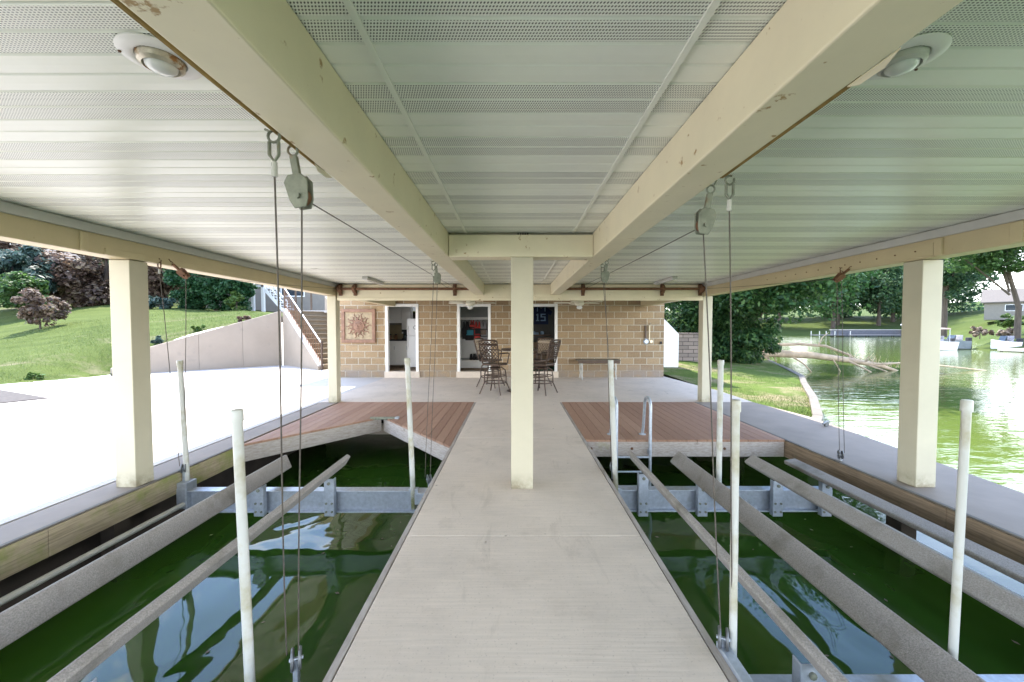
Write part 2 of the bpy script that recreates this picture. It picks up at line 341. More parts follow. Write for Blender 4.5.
    def build_each(s, name, mat, parent=None, local=False, **kw):
        """every connected piece becomes an object of its own"""
        up = list(range(len(s.v)))
        def find(i):
            while up[i] != i: up[i] = up[up[i]]; i = up[i]
            return i
        for f in s.f:
            for k in f[1:]: up[find(k)] = find(f[0])
        groups = {}
        for f in s.f: groups.setdefault(find(f[0]), []).append(f)
        outs = []
        for fs in groups.values():
            ids = sorted({k for f in fs for k in f}); mp_ = {k: i for i, k in enumerate(ids)}
            outs.append(MB().add([s.v[k] for k in ids], [tuple(mp_[k] for k in f) for f in fs]).build(name, mat, parent, local=local, **kw))
        return outs
def structure(o): return tag(o, kind='structure')
def copy_tree(o, parent=None):
    c = o.copy(); col.objects.link(c)
    if parent is not None: c.parent = parent
    for ch in list(o.children): copy_tree(ch, c)
    return c
def quads(name, P, mat, parent=None, off=(0, 0, 0)):
    """P: (n,4,3) array of quad corners -> one mesh"""
    n = len(P); me = bpy.data.meshes.new(name); me.vertices.add(n*4); me.vertices.foreach_set('co', (P.reshape(-1, 3)-np.array(off)).astype(np.float32).ravel())
    me.loops.add(n*4); me.loops.foreach_set('vertex_index', np.arange(n*4, dtype=np.int32))
    me.polygons.add(n); me.polygons.foreach_set('loop_start', np.arange(0, n*4, 4, dtype=np.int32))
    try: me.polygons.foreach_set('loop_total', np.full(n, 4, dtype=np.int32))
    except Exception: pass
    me.materials.append(mat); me.update(calc_edges=True); me.validate()
    o = bpy.data.objects.new(name, me); col.objects.link(o)
    if parent is not None: o.parent = parent
    return o
def leaves(centers, spread, n, size, aspect=1.6, up=.85):
    """n leaf quads scattered round clump centres (m,3) with radii spread (m,)"""
    m = len(centers); idx = rng.integers(0, m, n)
    d = rng.normal(size=(n, 3)); d /= np.linalg.norm(d, axis=1, keepdims=True)
    rad = spread[idx]*(rng.random(n)**.42)
    p = centers[idx] + d*rad[:, None]*np.array([1, 1, .8])
    nrm = d + np.array([0, 0, up]) + rng.normal(size=(n, 3))*.55; nrm /= np.linalg.norm(nrm, axis=1, keepdims=True)
    a = rng.normal(size=(n, 3)); a -= nrm*(a*nrm).sum(1, keepdims=True); a /= np.linalg.norm(a, axis=1, keepdims=True); b = np.cross(nrm, a)
    s = size*(.6+.8*rng.random(n))[:, None]
    A = a*s*aspect*.5; B = b*s*.5
    drop = nrm*s*.18
    return np.stack([p-A, p+B*.9-drop*.0, p+A-drop, p-B*.9], 1)
def crown_clumps(c, rad, m, rc, hollow=.55):
    d = rng.normal(size=(m, 3)); d /= np.linalg.norm(d, axis=1, keepdims=True)
    r = hollow + (1-hollow)*rng.random(m)
    return np.array(c) + d*r[:, None]*np.array(rad), rc*(.6+.8*rng.random(m))

# ------------------------------------------------------------------ ground, water, hills (setting)
WZ = -.68
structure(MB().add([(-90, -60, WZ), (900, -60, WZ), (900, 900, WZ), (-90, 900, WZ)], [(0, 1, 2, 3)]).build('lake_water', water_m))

# walkway between the two slips
mb = MB()
for y0, y1 in ((-1.7, .35), (.356, 2.85), (2.856, 5.45), (5.456, 8.07)): mb.box((-.80, y0, -.26), (.94, y1, 0))
structure(mb.build('walkway', concrete, bevel=.006))
# patio, slab, path
structure(MB().prism([(-4.02, 8.078), (4.96, 8.078), (5.02, 9.5), (4.9, 10.5), (4.74, 12.4), (4.74, 12.9), (-4.02, 12.9)], -1.3, 0).build('patio', concrete, bevel=.006))
mb = MB(); mb.prism([(-40, -14), (-4.06, -14), (-4.06, 8.07), (-4.024, 8.08), (-4.024, 12.9), (-5.0, 12.9), (-5.0, 18), (-9.6, 16.0), (-12.6, 13.2), (-13.9, 10.5), (-20, -1), (-40, -14)], -1.3, -.006)
structure(mb.build('slab', slabc))
structure(MB().prism([(-12.9, 9.68), (-12.4, 7.75), (-10.5, 7.95), (-10.2, 8.5)], -.004, .012).build('dark_slab_patch', patchm))  # flat dark grey-brown patch lying on the slab

def lawnH(x, y):
    pl = .30*(y-10.5)+.12*(x+13.9) - .72*math.exp(-((x+13.0)**2+(y-12.2)**2)/1.7)
    top = 2.25+.03*max(0, y-16)+.06*max(0, -x-17)
    k = .35; h = -math.log(math.exp(-pl/k)+math.exp(-top/k))*k
    return max(0, h)
B0 = [Vector((-30, -16)), Vector((-20, -1)), Vector((-13.9, 10.5)), Vector((-12.95, 12.5)), Vector((-12.5, 13.32)), Vector((-11.0, 14.85)), Vector((-9.62, 16.17)), Vector((-9.62, 17.9)), Vector((-5, 18.3)), Vector((5, 18.2))]
dirs = [Vector((-1, .1)), Vector((-1, .25)), Vector((-.9, .45)), Vector((-.85, .53)), Vector((-.8, .6)), Vector((-.74, .67)), Vector((-.68, .74)), Vector((-.5, .86)), Vector((-.2, 1)), Vector((.1, 1))]
vs = []; fs = []; ns = 0
samp = []
for i in range(len(B0)-1):
    for k in range(6): f = k/6; samp.append((B0[i].lerp(B0[i+1], f), dirs[i].lerp(dirs[i+1], f)))
samp.append((B0[-1], dirs[-1]))
ts = [0, .3, .8, 1.5, 2.5, 4, 6, 8, 11, 14, 18, 23, 30, 40, 55, 80, 130]
for b, d in samp:
    for t_ in ts:
        p = b+d*t_; h = lawnH(p.x, p.y) + .05*math.sin(p.x*1.3+p.y*.7)*min(1, t_/3)
        if p.y < 12 : h = max(h, .10*t_)
        if t_ > 40: h += (t_-40)*.04
        vs.append((p.x, p.y, h + .01))
nt_ = len(ts)
for i in range(len(samp)-1):
    for j in range(nt_-1): fs.append((i*nt_+j, (i+1)*nt_+j, (i+1)*nt_+j+1, i*nt_+j+1))
o = MB().add(vs, fs).build('lawn', lawn_l, smooth=True); structure(o)
structure(MB().prism([(-9.55, 17.0), (-8.3, 17.2), (-5.2, 18.1), (-5.2, 20), (-9.4, 20.5)], 2.2, 2.30).build('path', pathm))

# right bank: small lawn between patio and lake
edge = [(5.12, 6.72), (5.5, 7.15), (6.9, 9.1), (8.4, 11.4), (9.5, 13.0), (10.6, 15.2), (12.6, 19.5), (15, 24), (17, 32), (17, 45)]
inner = [(5.0, 6.9), (5.03, 7.4), (5.05, 9.4), (4.94, 10.5), (4.78, 12.4), (4.78, 14), (5.2, 17.5), (5.2, 23), (5, 32), (5, 45)]
vs = []; fs = []; M_ = 9
for (ex, ey), (ix, iy) in zip(edge, inner):
    for k in range(M_+1):
        f = k/M_; x = ix+(ex-ix)*f; y = iy+(ey-iy)*f
        h = -.10 + .07*(1-f) + max(0, y-10.5)*.05*(1-f*.85) + .02*math.sin(x*2+y)
        if y > 20: h += (y-20)*.12*(1-f)
        vs.append((x, y, h))
n = M_+1
for i in range(len(edge)-1):
    for k in range(M_): fs.append((i*n+k, i*n+k+1, (i+1)*n+k+1, (i+1)*n+k))
structure(MB().add(vs, fs).build('bank_grass', lawn_r, smooth=True))
mb = MB()
for (a, b) in zip(edge[:-1], edge[1:]): mb.add([(a[0], a[1], -.12), (b[0], b[1], -.12), (b[0]+.3, b[1], -1.2), (a[0]+.3, a[1], -1.2)], [(0, 1, 2, 3)])
structure(mb.build('bank_earth', dirt))

# opposite shore, hills
sh = [(14, 170), (45, 128), (70, 106), (86, 100), (104, 98), (84, 72), (60, 50), (46, 39.5), (47, 36.2), (75, 34), (110, 30)]
bk = [(0, 330), (60, 330), (130, 310), (200, 300), (260, 280), (330, 240), (350, 190), (360, 150), (370, 120), (380, 80), (380, 20)]
vs = []; fs = []; fr = [0, .012, .03, .06, .1, .16, .25, .4, .6, 1]
def farH(t_): return -.75 + min(t_*6, .35) + .105*min(t_, 60)*min(1, t_/6) + max(0, t_-60)*.06
for (a, b) in zip(sh, bk):
    dd = math.hypot(b[0]-a[0], b[1]-a[1])
    for f in fr: vs.append((a[0]+(b[0]-a[0])*f, a[1]+(b[1]-a[1])*f, farH(f*dd)))
for i in range(len(sh)-1):
    for k in range(len(fr)-1): fs.append((i*len(fr)+k, (i+1)*len(fr)+k, (i+1)*len(fr)+k+1, i*len(fr)+k+1))
structure(MB().add(vs, fs).build('far_shore_ground', lawn_f, smooth=True))
# ------------------------------------------------------------------ boathouse: posts, beams, soffit, roof
Yf, Yn = 8.05, 3.76
bh = thing('boathouse', (0, 3, 0), 'open boathouse roof on cream posts with a vinyl panelled ceiling over the two boat slips', 'boathouse')
MB().box((-.033, 3.70, .0), (.178, 3.90, 2.215)).build('post', postm, bh, bevel=.006)
for x0, x1, y0 in ((-3.86, -3.665, 3.73), (3.885, 4.08, 3.73), (-3.84, -3.66, 8.0), (3.885, 4.08, 8.05)):
    MB().box((x0, y0, 0), (x1, y0+.19, 2.195)).build('post', postm, bh, bevel=.006)
# two long beams over the walkway edges
for x0, x1, s in ((-.815, -.625, -1), (.745, .925, 1)):
    o = MB().box((x0, -1.6, 2.22), (x1, Yf-.004, 2.449)).build('long_beam', cream, bh, bevel=.007)
    xe = x0 if s < 0 else x1
    lip = MB()
    ya, yb = (-1.6, 1.70) if s < 0 else (1.08, 1.78)
    lip.ext([(xe+s*.001, ya, 2.226), (xe+s*.016, ya, 2.222), (xe+s*.016, yb-.03, 2.222), (xe+s*.012, yb, 2.222), (xe+s*.001, yb+.01, 2.226)], (0, 0, .018))
    lip.build('flashing_lip', ochre, o)
    # peeling flap at the end of the lip
    yl = 1.68 if s < 0 else 1.02
    MB().ext([(xe+s*.004, yl-.06, 2.221), (xe+s*.022, yl, 2.214), (xe+s*.018, yl+.07, 2.213), (xe+s*.003, yl+.09, 2.220)], (0, 0, .004)).build('loose_flap', cream, o)
# cross beam on the middle post
MB().box((-.622, 3.70, 2.217), (.742, 3.90, 2.425)).build('cross_beam', cream, bh, bevel=.006)
o = MB()
for k in range(5): o.box((.028+k*.022, 3.697, 2.427), (.042+k*.022, 3.715, 2.44))
o.build_each('vent_slot', black, bh)
# side beams with their lower boards
for s, xi in ((-1, -3.66), (1, 3.88)):
    sb = MB().box((xi, -1.6, 2.20), (xi+s*.19, 12.04, 2.438)).build('side_beam', creamface, bh, bevel=.006)
    ya = .9 if s < 0 else -1.6
    MB().box((xi-s*.002, -1.6, 2.37), (xi-s*.03, 12.03, 2.448)).build('trim_board', trim_g, sb, bevel=.005)
    if s < 0:
        MB().box((xi-.0, 3.30, 2.205), (xi+.022, 3.36, 2.365)).build('joint_cover', creamface, sb, bevel=.01)
        MB().box((xi+.001, 3.5, 2.203), (xi+.018, 7.98, 2.262)).build('ledger_board', creamface, sb, bevel=.003)
    else:
        o = MB().box((xi-.020, 3.62, 2.215), (xi-.001, 7.98, 2.335)).build('ledger_board', creamface, sb, bevel=.003)
        nb = MB()
        for k in range(12): nb.lathe([(.0, 0), (.007, 0), (.007, .006), (0, .008)], (xi-.020, 3.78+k*.2, 2.28), 8, (-1, 0, 0))
        nb.build_each('nail_head', rust, o)
        MB().box((xi-.028, 3.55, 2.205), (xi-.001, 3.61, 2.36)).build('joint_cover', creamface, sb, bevel=.004)
        MB().box((xi-.030, 2.98, 2.205), (xi-.001, 3.06, 2.36)).build('joint_cover', creamface, sb, bevel=.004)
cbm = MB().box((-3.655, Yf, 2.115), (3.875, Yf+.19, 2.435)).build('rear_cross_beam', cream, bh, bevel=.006)
MB().box((-3.65, Yf-.02, 2.105), (3.87, Yf+.0, 2.165)).build('lower_board', cream, cbm, bevel=.004)

# soffit: four-inch sections with grooves, two perforated and two plain by turns
def soffit(x0, x1, phase, yend=12.03):
    m = MB(); w_ = .1016; y = -1.7; z = 2.452; k0 = round((y-phase)/w_)
    k = k0
    while True:
        y0 = phase + k*w_; y1 = y0+w_
        if y0 > yend: break
        q = k % 4
        zz = z; d1 = .013 if q == 0 else .008
        prof = [(y0, zz+d1), (y0+.007, zz+.0012), (y0+w_*.5, zz-.0004), (y1-.009, zz+.0006), (y1, zz+(.013 if q == 3 else .008))]
        for i in range(len(prof)-1):
            (ya, za), (yb, zb) = prof[i], prof[i+1]
            m.cur = 1 if (q in (0, 1) and i in (1, 2)) else 0
            m.add([(x0, ya, za), (x1, ya, za), (x1, yb, zb), (x0, yb, zb)], [(0, 3, 2, 1)])
        k += 1
    return m
P0 = 1.27-.2032
for x0, x1, ph in ((-4.6, -.72, P0+.05), (-.72, .84, P0), (.84, 4.42, P0+.02)):
    soffit(x0, x1, ph).build('soffit_panel', [vinyl, perf if x0 == -.72 else perf_s], bh)
o = MB()
for x in (-.46, .555): o.box((x-.011, -1.6, 2.443), (x+.011, 8.0, 2.4505))
o.build_each('panel_joiner_strip', vinyl, bh)
MB().box((-4.62, -1.72, 2.475), (4.42, 12.0, 2.66)).build('roof', roofm, bh)
o = MB(); o.box((-4.66, -1.76, 2.40), (-4.625, 12.0, 2.70)); o.box((4.425, -1.76, 2.40), (4.46, 12.0, 2.70)); o.box((-4.62, -1.76, 2.40), (4.42, -1.725, 2.70)); o.build_each('fascia', cream, bh)

# ------------------------------------------------------------------ docks and wooden decks
d = thing('side_dock', (-3.83, 1.5, 0), 'narrow grey concrete dock on the left with an algae stained timber fascia', 'dock')
MB().box((-4.018, -1.7, -.14), (-3.665, 8.07, 0)).build('dock_slab', dockc, d, bevel=.006)
MB().box((-3.662, -1.7, -.012), (-3.628, 5.10, .004)).build('edge_strip', timber, d, bevel=.004)
o = MB(); o.box((-3.660, -1.7, -.235), (-3.622, .2, -.014)); o.box((-3.660, .204, -.235), (-3.622, 2.98, -.014)); o.box((-3.660, 2.984, -.235), (-3.622, 5.10, -.014))
o.build_each('fascia_board', fas_l, d, bevel=.004)
for y in (-.6, 3.52): MB().box((-3.80, y, -1.2), (-3.67, y+.14, -.24)).build('piling', moss, d)
MB().box((-4.02, -1.7, -1.2), (-3.95, 8.07, -.145)).build('back_plank_wall', moss, d)

d = thing('side_dock', (4.3, 1.5, 0), 'wide grey concrete dock on the right beside the open lake with a brown timber fascia', 'dock')
MB().prism([(3.772, -1.7), (4.72, -1.7), (4.76, 3.5), (5.14, 6.75), (4.955, 8.07), (3.772, 8.07)], -.14, 0).build('dock_slab', dockc, d, bevel=.006)
MB().box((3.735, -1.7, -.012), (3.769, 8.06, .004)).build('edge_strip', timber, d, bevel=.004)
o = MB(); o.box((3.730, -1.7, -.235), (3.767, .4, -.014)); o.box((3.730, .404, -.235), (3.767, 3.32, -.014)); o.box((3.730, 3.324, -.235), (3.767, 5.60, -.014)); o.box((3.730, 5.604, -.235), (3.767, 8.06, -.014))
o.build_each('fascia_board', fas_r, d, bevel=.004)
for y in (.2, 3.75, 6.6): MB().box((3.78, y, -1.2), (3.93, y+.16, -.145)).build('piling', moss, d)
MB().box((4.55, -1.7, -.30), (4.62, 6.5, -.145)).build('joist', moss, d)

# walkway edge strips and supports
wt = thing('walkway_edging', (0.07, 3, 0), 'thin pale timber strips lining both edges of the middle walkway', 'edging')
for x0, x1 in ((-.845, -.806), (.946, .985)):
    o = MB(); o.box((x0, -1.7, -.20), (x1, 8.06, -.004)); o.build('edge_strip', fas_d, wt, bevel=.004)
o = MB()
for y in (-.5, 3.7, 6.9):
    for x in (-.55, .55): o.box((x, y, -1.2), (x+.15, y+.15, -.262))
[structure(q) for q in o.build_each('walkway_piling', moss)]

def clip_front(x, fr):
    for (xa, ya), (xb, yb) in zip(fr[:-1], fr[1:]):
        if xa <= x <= xb: return ya+(yb-ya)*(x-xa)/(xb-xa)
def deck(root, x0, x1, fr, yback, bw=.14, gap=.007):
    m = MB(); x = x0
    while x < x1-.02:
        xe = min(x+bw-gap, x1); xs = [x] + [p[0] for p in fr if x < p[0] < xe] + [xe]
        poly = [(q, clip_front(q, fr)) for q in xs] + [(xe, yback), (x, yback)]
        m.prism(poly, -.026, .003); x += bw
    m.build('deck_boards', deckm, root)
fl = [(-3.61, 5.11), (-2.28, 6.71), (-.84, 5.03)]
d = thing('wooden_deck', (-2.2, 7, 0), 'brown wooden deck with a V shaped notch for a bow at the left slip', 'deck')
deck(d, -3.61, -.845, fl, 8.062)
def fascia(a, b, t_=.038):
    A, B = Vector((*a, 0)), Vector((*b, 0)); n = Vector((B.y-A.y, -(B.x-A.x), 0)).normalized()
    return MB().ext([A+Vector((0, 0, -.028)), B+Vector((0, 0, -.028)), B+Vector((0, 0, -.235)), A+Vector((0, 0, -.235))], n*-t_)
fascia(fl[0], (-2.30, 6.69)).build_each('fascia_board', fas_d, d); fascia((-2.26, 6.69), fl[2]).build_each('fascia_board', fas_d, d)
MB().box((-2.45, 6.555, -.012), (-2.03, 6.62, .028)).build('bow_bumper', blockm, d, bevel=.008); MB().box((-2.027, 6.545, -.05), (-1.965, 6.62, .035)).build('bumper_end', galv, d, bevel=.006)
MB().box((-3.60, 7.3, -.25), (-.86, 7.4, -.03)).build('joist', moss, d)
d = thing('wooden_deck', (2.35, 6.7, 0), 'brown wooden deck with a straight front edge at the right slip', 'deck')
deck(d, .985, 3.725, [(.98, 5.33), (3.73, 5.33)], 8.062)
MB().box((.985, 5.335, -.235), (3.724, 5.373, -.028)).build_each('fascia_board', fas_d, d, bevel=.004)
o = MB()
for x in (1.06, 1.62, 2.9): o.lathe([(0, 0), (.018, 0), (.018, .012), (.009, .022), (0, .022)], (x, 5.335, -.12), 8, (0, -1, 0))
o.build_each('bolt_head', rust, d)
MB().box((1.0, 7.0, -.25), (3.7, 7.1, -.03)).build('joist', moss, d)

# ------------------------------------------------------------------ boat lifts
def ibeam(x0, x1, y, zt, h=.24, w_=.11):
    m = MB(); t_ = .014
    m.box((x0, y-w_/2, zt-t_), (x1, y+w_/2, zt)); m.box((x0, y-w_/2, zt-h), (x1, y+w_/2, zt-h+t_)); m.box((x0, y-.009, zt-h+t_), (x1, y+.009, zt-t_))
    m.box((x0-.006, y-w_/2, zt-h), (x0-.0005, y+w_/2, zt)); m.box((x1+.0005, y-w_/2, zt-h), (x1+.006, y+w_/2, zt)); return m
def bunk(root, x, z, tilt, y0, y1, wd=.19, th=.05):
    """carpeted plank, long axis along Y, tilt in degrees from flat about Y"""
    m = MB(); a = R(tilt); c, s = math.cos(a), math.sin(a)
    def q(u, v): return (x + u*c - v*s, z + u*s + v*c)
    cs = [q(-wd/2, -th/2), q(wd/2, -th/2), q(wd/2, th/2), q(-wd/2, th/2)]
    m.ext([(cx_, y1, cz) for cx_, cz in cs], (0, y0-y1, 0))
    return m.build('bunk_board', carpet, root, bevel=.014, seg=3)
def bracket(root, x, y, z0, z1, w_=.105):
    m = MB(); m.box((x-w_/2, y-.115, z0), (x+w_/2, y-.108, z1)); m.box((x-w_/2, y-.108, z0), (x-w_/2+.008, y-.058, z1)); m.box((x+w_/2-.008, y-.108, z0), (x+w_/2, y-.058, z1))
    o = m.build('bunk_bracket', galv, root, bevel=.003)
    b = MB()
    for dx in (-.03, .03):
        for dz in (.05, .14): b.lathe([(0, 0), (.012, 0), (.012, .008), (0, .01)], (x+dx, y-.115, z0+dz), 8, (0, -1, 0))
    b.lathe([(0, 0), (.017, 0), (.017, .012), (0, .014)], (x, y-.115, z1-.05), 8, (0, -1, 0))
    b.build_each('bolt_head', blockm, o)
def guide(root, top, bot, r=.031):
    A, B = Vector(bot), Vector(top); d_ = (B-A).normalized()
    o = MB().tube([A, B], r, 16).build('guide_pole', pvc, root, smooth=True)
    MB().lathe([(r+.001, -.055), (r+.0045, -.055), (r+.0045, -.006), (r+.001, 0), (0, .002)], B+d_*.004, 16, d_).build('pole_cap', pvc, o, smooth=True)
def clampon(m, x, y, z): m.box((x-.05, y-.075, z-.10), (x+.05, y-.057, z+.02))

lift = thing('boat_lift', (-2.3, 4.2, -.4), 'boat lift in the left slip with two carpeted bunk boards and galvanised cross beams', 'boat lift')
ibeam(-3.55, -1.06, 4.2, -.21).build('cross_beam', galv, lift, bevel=.003)
ibeam(-3.55, -1.02, 1.80, -.22).build('cross_beam', galv, lift, bevel=.003)
bunk(lift, -2.72, -.055, -68, -1.4, 4.63, .168); bunk(lift, -1.97, .005, 58, -1.4, 4.52, .13, .055)
for x, z1 in ((-2.72, -.13), (-1.97, -.055)):
    bracket(lift, x, 4.2, -.46, z1); bracket(lift, x, 1.80, -.46, z1)
MB().tube([(-3.56, -1.4, -.35), (-3.56, 4.3, -.35)], .026, 10).build('side_rail', trim_g, lift, smooth=True)
guide(lift, (-3.63, 4.22, 1.19), (-3.575, 4.22, -.40), .026); guide(lift, (-1.14, 4.14, 1.22), (-1.085, 4.14, -.40), .027); guide(lift, (-1.29, 1.80, 1.165), (-1.245, 1.80, -.60), .022)
o = MB(); clampon(o, -3.575, 4.2, -.2); clampon(o, -1.085, 4.2, -.2); o.box((-3.63, 4.13, -.40), (-3.52, 4.27, -.12)); o.box((-1.065, 4.10, -.34), (-.93, 4.26, -.22)); o.build_each('pole_clamp', galv, lift, bevel=.003)

lift = thing('boat_lift', (2.2, 4.2, -.4), 'boat lift in the right slip with four carpeted bunk boards side by side', 'boat lift')
ibeam(1.06, 3.42, 4.2, -.20).build('cross_beam', galv, lift, bevel=.003)
ibeam(1.02, 3.42, 1.86, -.19, .20, .09).build('cross_beam', galv, lift, bevel=.003)
bunk(lift, 1.37, .05, -62, -1.4, 4.55, .12, .05); bunk(lift, 2.0, -.06, 52, -1.4, 4.80, .175); bunk(lift, 2.8, -.02, 40, -1.4, 4.60, .135, .055); bunk(lift, 3.32, -.06, 10, -1.4, 4.66, .14)
for x, z1, zn in ((1.37, 0, .0), (2.0, -.12, -.12), (2.8, -.08, -.08), (3.32, -.09, -.09)):
    bracket(lift, x, 4.2, -.46, z1); bracket(lift, x, 1.86, -.40, zn)
MB().tube([(3.50, -1.4, -.33), (3.50, 4.3, -.33)], .026, 10).build('side_rail', trim_g, lift, smooth=True)
guide(lift, (1.02, 4.14, 1.20), (1.10, 4.14, -.40), .027); guide(lift, (2.20, 4.15, 1.20), (2.20, 4.15, -.3), .028); guide(lift, (1.045, 1.83, 1.205), (1.055, 1.83, -.5), .0172); guide(lift, (2.135, 1.83, 1.205), (2.105, 1.83, -.45), .0172)
o = MB()
for x, y, z in ((1.10, 4.2, -.19), (2.2, 4.2, -.19), (1.055, 1.86, -.14), (2.105, 1.86, -.14)): clampon(o, x, y, z)
o.build_each('pole_clamp', galv, lift, bevel=.003)
MB().prism([(.985, 1.2), (1.035, 1.2), (1.035, 1.86), (.985, 1.86)], -.12, .02).build('end_plate', galv, lift, bevel=.004)

# ------------------------------------------------------------------ hoist tackle: hook, pulley block, ropes, sheave
def tackle(hook, pul, pdir, sheave, label, big=1.0, shaft=None, rope_r=.0032, bm=None):
    bm = bm or blockm
    root = thing('hoist_tackle', sheave, label, 'hoist tackle', 'hoist tackle hung from the beams')
    H_, P_, S_ = Vector(hook), Vector(pul), Vector(sheave); D_ = Vector(pdir).normalized()
    # eye hook, link and ferrule of the dead-ended rope
    m = MB(); k = big
    m.ring(H_+Vector((0, 0, -.012*k)), .020*k, .005*k, (0, 1, 0), 16, 20, 340); m.tube([H_+Vector((-.03*k, 0, .012*k)), H_+Vector((-.012*k, 0, .004))], .0045*k, 6)
    m.tube([H_+Vector((.016*k, 0, -.03*k)), H_+Vector((.016*k, 0, -.075*k)), H_+Vector((0, 0, -.098*k)), H_+Vector((-.016*k, 0, -.075*k)), H_+Vector((-.016*k, 0, -.03*k))], .006*k, 6)
    m.build('eye_hook', bm, root, smooth=True)
    fz = H_ + Vector((0, 0, -.10*k))
    MB().lathe([(0, 0), (.010*k, 0), (.010*k, -.05*k), (0, -.05*k)], fz, 10).build('ferrule', trim_g, root)
    r_ = .028*k
    dx = Vector((P_.x-H_.x, P_.y-H_.y, 0)).normalized() if (P_-H_).length > 0 else Vector((1, 0, 0))
    # pulley block
    pe = P_ + D_*.045*k; side = D_.cross(Vector((1, 0, 0)) if abs(D_.x) < .8 else Vector((0, 1, 0))).normalized(); fr = side.cross(D_)
    m = MB(); m.ring(P_, .018*k, .005*k, side, 14); m.tube([P_-D_*.02*k+fr*.012*k, P_-D_*.045*k+fr*.02*k], .0045*k, 6); 
    Mx = Matrix((fr, side, D_)).transposed()
    m.obox(pe+D_*.012*k, (.026*k, .02*k, .075*k), Mx)
    m.build('swivel_strap', bm, root, bevel=.003)
    bc = pe + D_*.105*k
    for sg in (-1, 1):
        pts = [bc + side*sg*.016*k + fr*a*k + D_*b*k for a, b in ((-.026, -.06), (.026, -.06), (.045, -.035), (.036, .03), (.022, .062), (-.022, .062), (-.036, .03), (-.045, -.035))]
        MB().ext(pts, side*sg*.007*k).build('cheek_plate', bm, root, bevel=.003)
    wh = MB().lathe([(.008, -.011*k), (.030*k, -.011*k), (.034*k, -.012*k), (.026*k, -.003*k), (.026*k, .003*k), (.034*k, .012*k), (.008, .011*k)], bc+D_*.018*k, 18, side).build('wheel', rust, root, smooth=True)
    MB().lathe([(0, -.034*k), (.011*k, -.034*k), (.011*k, .034*k), (0, .034*k)], bc+D_*.018*k, 8, side).build('axle_bolt', bm, root)
    # hanging ropes (tiny sag wobble so they are not ruler lines)
    def rope(a, b, r__=rope_r, sag=0, name='rope'):
        pts = []
        for i in range(13):
            f = i/12; p = Vector(a).lerp(Vector(b), f); p.z -= sag*4*f*(1-f); p.x += .003*math.sin(f*6.2); pts.append(p)
        return MB().tube(pts, r__, 6).build(name, cable_m, root, smooth=True)
    top2 = bc + D_*.03*k
    hs_ = -1 if S_.x < 0 else 1
    rope(fz+Vector((0, 0, -.04*k)), S_+Vector((hs_*.045, 0, .02)))
    rope(top2+Vector((0, 0, -.01)), S_+Vector((-hs_*.012, 0, .02)))
    if shaft: rope(bc+D_*.02*k, shaft, rope_r*.9, .01, 'haul_rope')
    # sheave at the bottom: two flanges in a strap
    ax = (.90, -.43 if S_.x > 0 else .43, 0)
    A_ = Vector(ax)
    for sg in (-1, 1):
        MB().lathe([(.006, -.006), (.046, -.006), (.050, 0), (.046, .006), (.006, .006)], S_+A_*sg*.016, 20, ax).build('sheave_flange', sheavem, root, smooth=True)
    m = MB(); m.lathe([(0, -.03), (.009, -.03), (.009, .03), (0, .03)], S_, 8, ax); m.box(S_+Vector((-.012, -.012, -.14)), S_+Vector((.012, .012, .0))); m.build('sheave_shackle', galv, root, bevel=.003)
    return root
tackle((-.832, 1.37, 2.222), (-.835, 1.49, 2.215), (.12, .10, -1), (-1.035, 1.80, -.02), 'large hook and pulley with two ropes hanging at the near edge of the left slip', 1.0, (-1.2, 7.97, 2.36))
tackle((.965, 1.77, 2.222), (.945, 1.90, 2.215), (-.12, .15, -1), (1.005, 1.83, .055), 'large hook and pulley with two ropes hanging at the near edge of the right slip', 1.0, (1.3, 7.97, 2.36))
tackle((-.832, 4.03, 2.222), (-.835, 4.16, 2.215), (.05, .2, -1), (-.93, 4.2, -.10), 'smaller pulley with two ropes by the walkway at the far end of the left slip', .95, (-1.35, 7.97, 2.36))
tackle((.945, 4.20, 2.222), (.945, 4.02, 2.215), (-.08, .2, -1), (1.07, 4.2, .04), 'smaller pulley with two ropes by the walkway at the far end of the right slip', .95, (1.45, 7.97, 2.36))
tackle((-3.640, 4.02, 2.245), (-3.640, 4.16, 2.235), (.45, .55, -.75), (-3.60, 4.20, .02), 'rusty pulley and two thin ropes hanging from the left side beam beside the left post', .95, (-3.58, 7.9, 2.33), .0035, rust)
tackle((3.855, 4.62, 2.245), (3.855, 4.50, 2.235), (-.4, .5, -.65), (3.80, 4.50, .07), 'rusty pulley and two thin ropes hanging from the right side beam beside the right post', .95, (3.80, 7.9, 2.33), .0035, rust)

# drive shafts under the rear cross beam
for x0, x1, bx, lab in ((-3.60, -.66, (-3.56, -3.26, -1.22), 'rusty drive shaft along the rear cross beam above the left deck'), (.79, 3.88, (1.40, 3.02, 3.80), 'rusty drive shaft along the rear cross beam above the right deck')):
    t_ = thing('drive_shaft', ((x0+x1)/2, 7.96, 2.33), lab, 'drive shaft', 'drive shafts under the rear beam')
    MB().tube([(x0, 7.95, 2.335), (x1, 7.95, 2.335)], .028, 12).build('shaft_pipe', rust, t_, smooth=True)
    for x in bx:
        m = MB(); m.box((x-.035, 8.0, 2.20), (x+.035, 8.028, 2.44)); m.lathe([(.029, -.03), (.062, -.03), (.062, .03), (.029, .03)], (x, 7.95, 2.335), 14, (1, 0, 0)); m.box((x-.03, 7.94, 2.255), (x+.03, 8.0, 2.29)); m.box((x-.03, 7.94, 2.38), (x+.03, 8.0, 2.415))
        b = m.build('bearing_bracket', rust, t_, bevel=.004)
    e = bx[0] if x0 < 0 else bx[-1]
    MB().lathe([(0, -.05), (.05, -.05), (.075, -.02), (.075, .02), (.05, .05), (0, .05)], (e, 7.95, 2.335), 16, (1, 0, 0)).build('cable_drum', rust, t_)
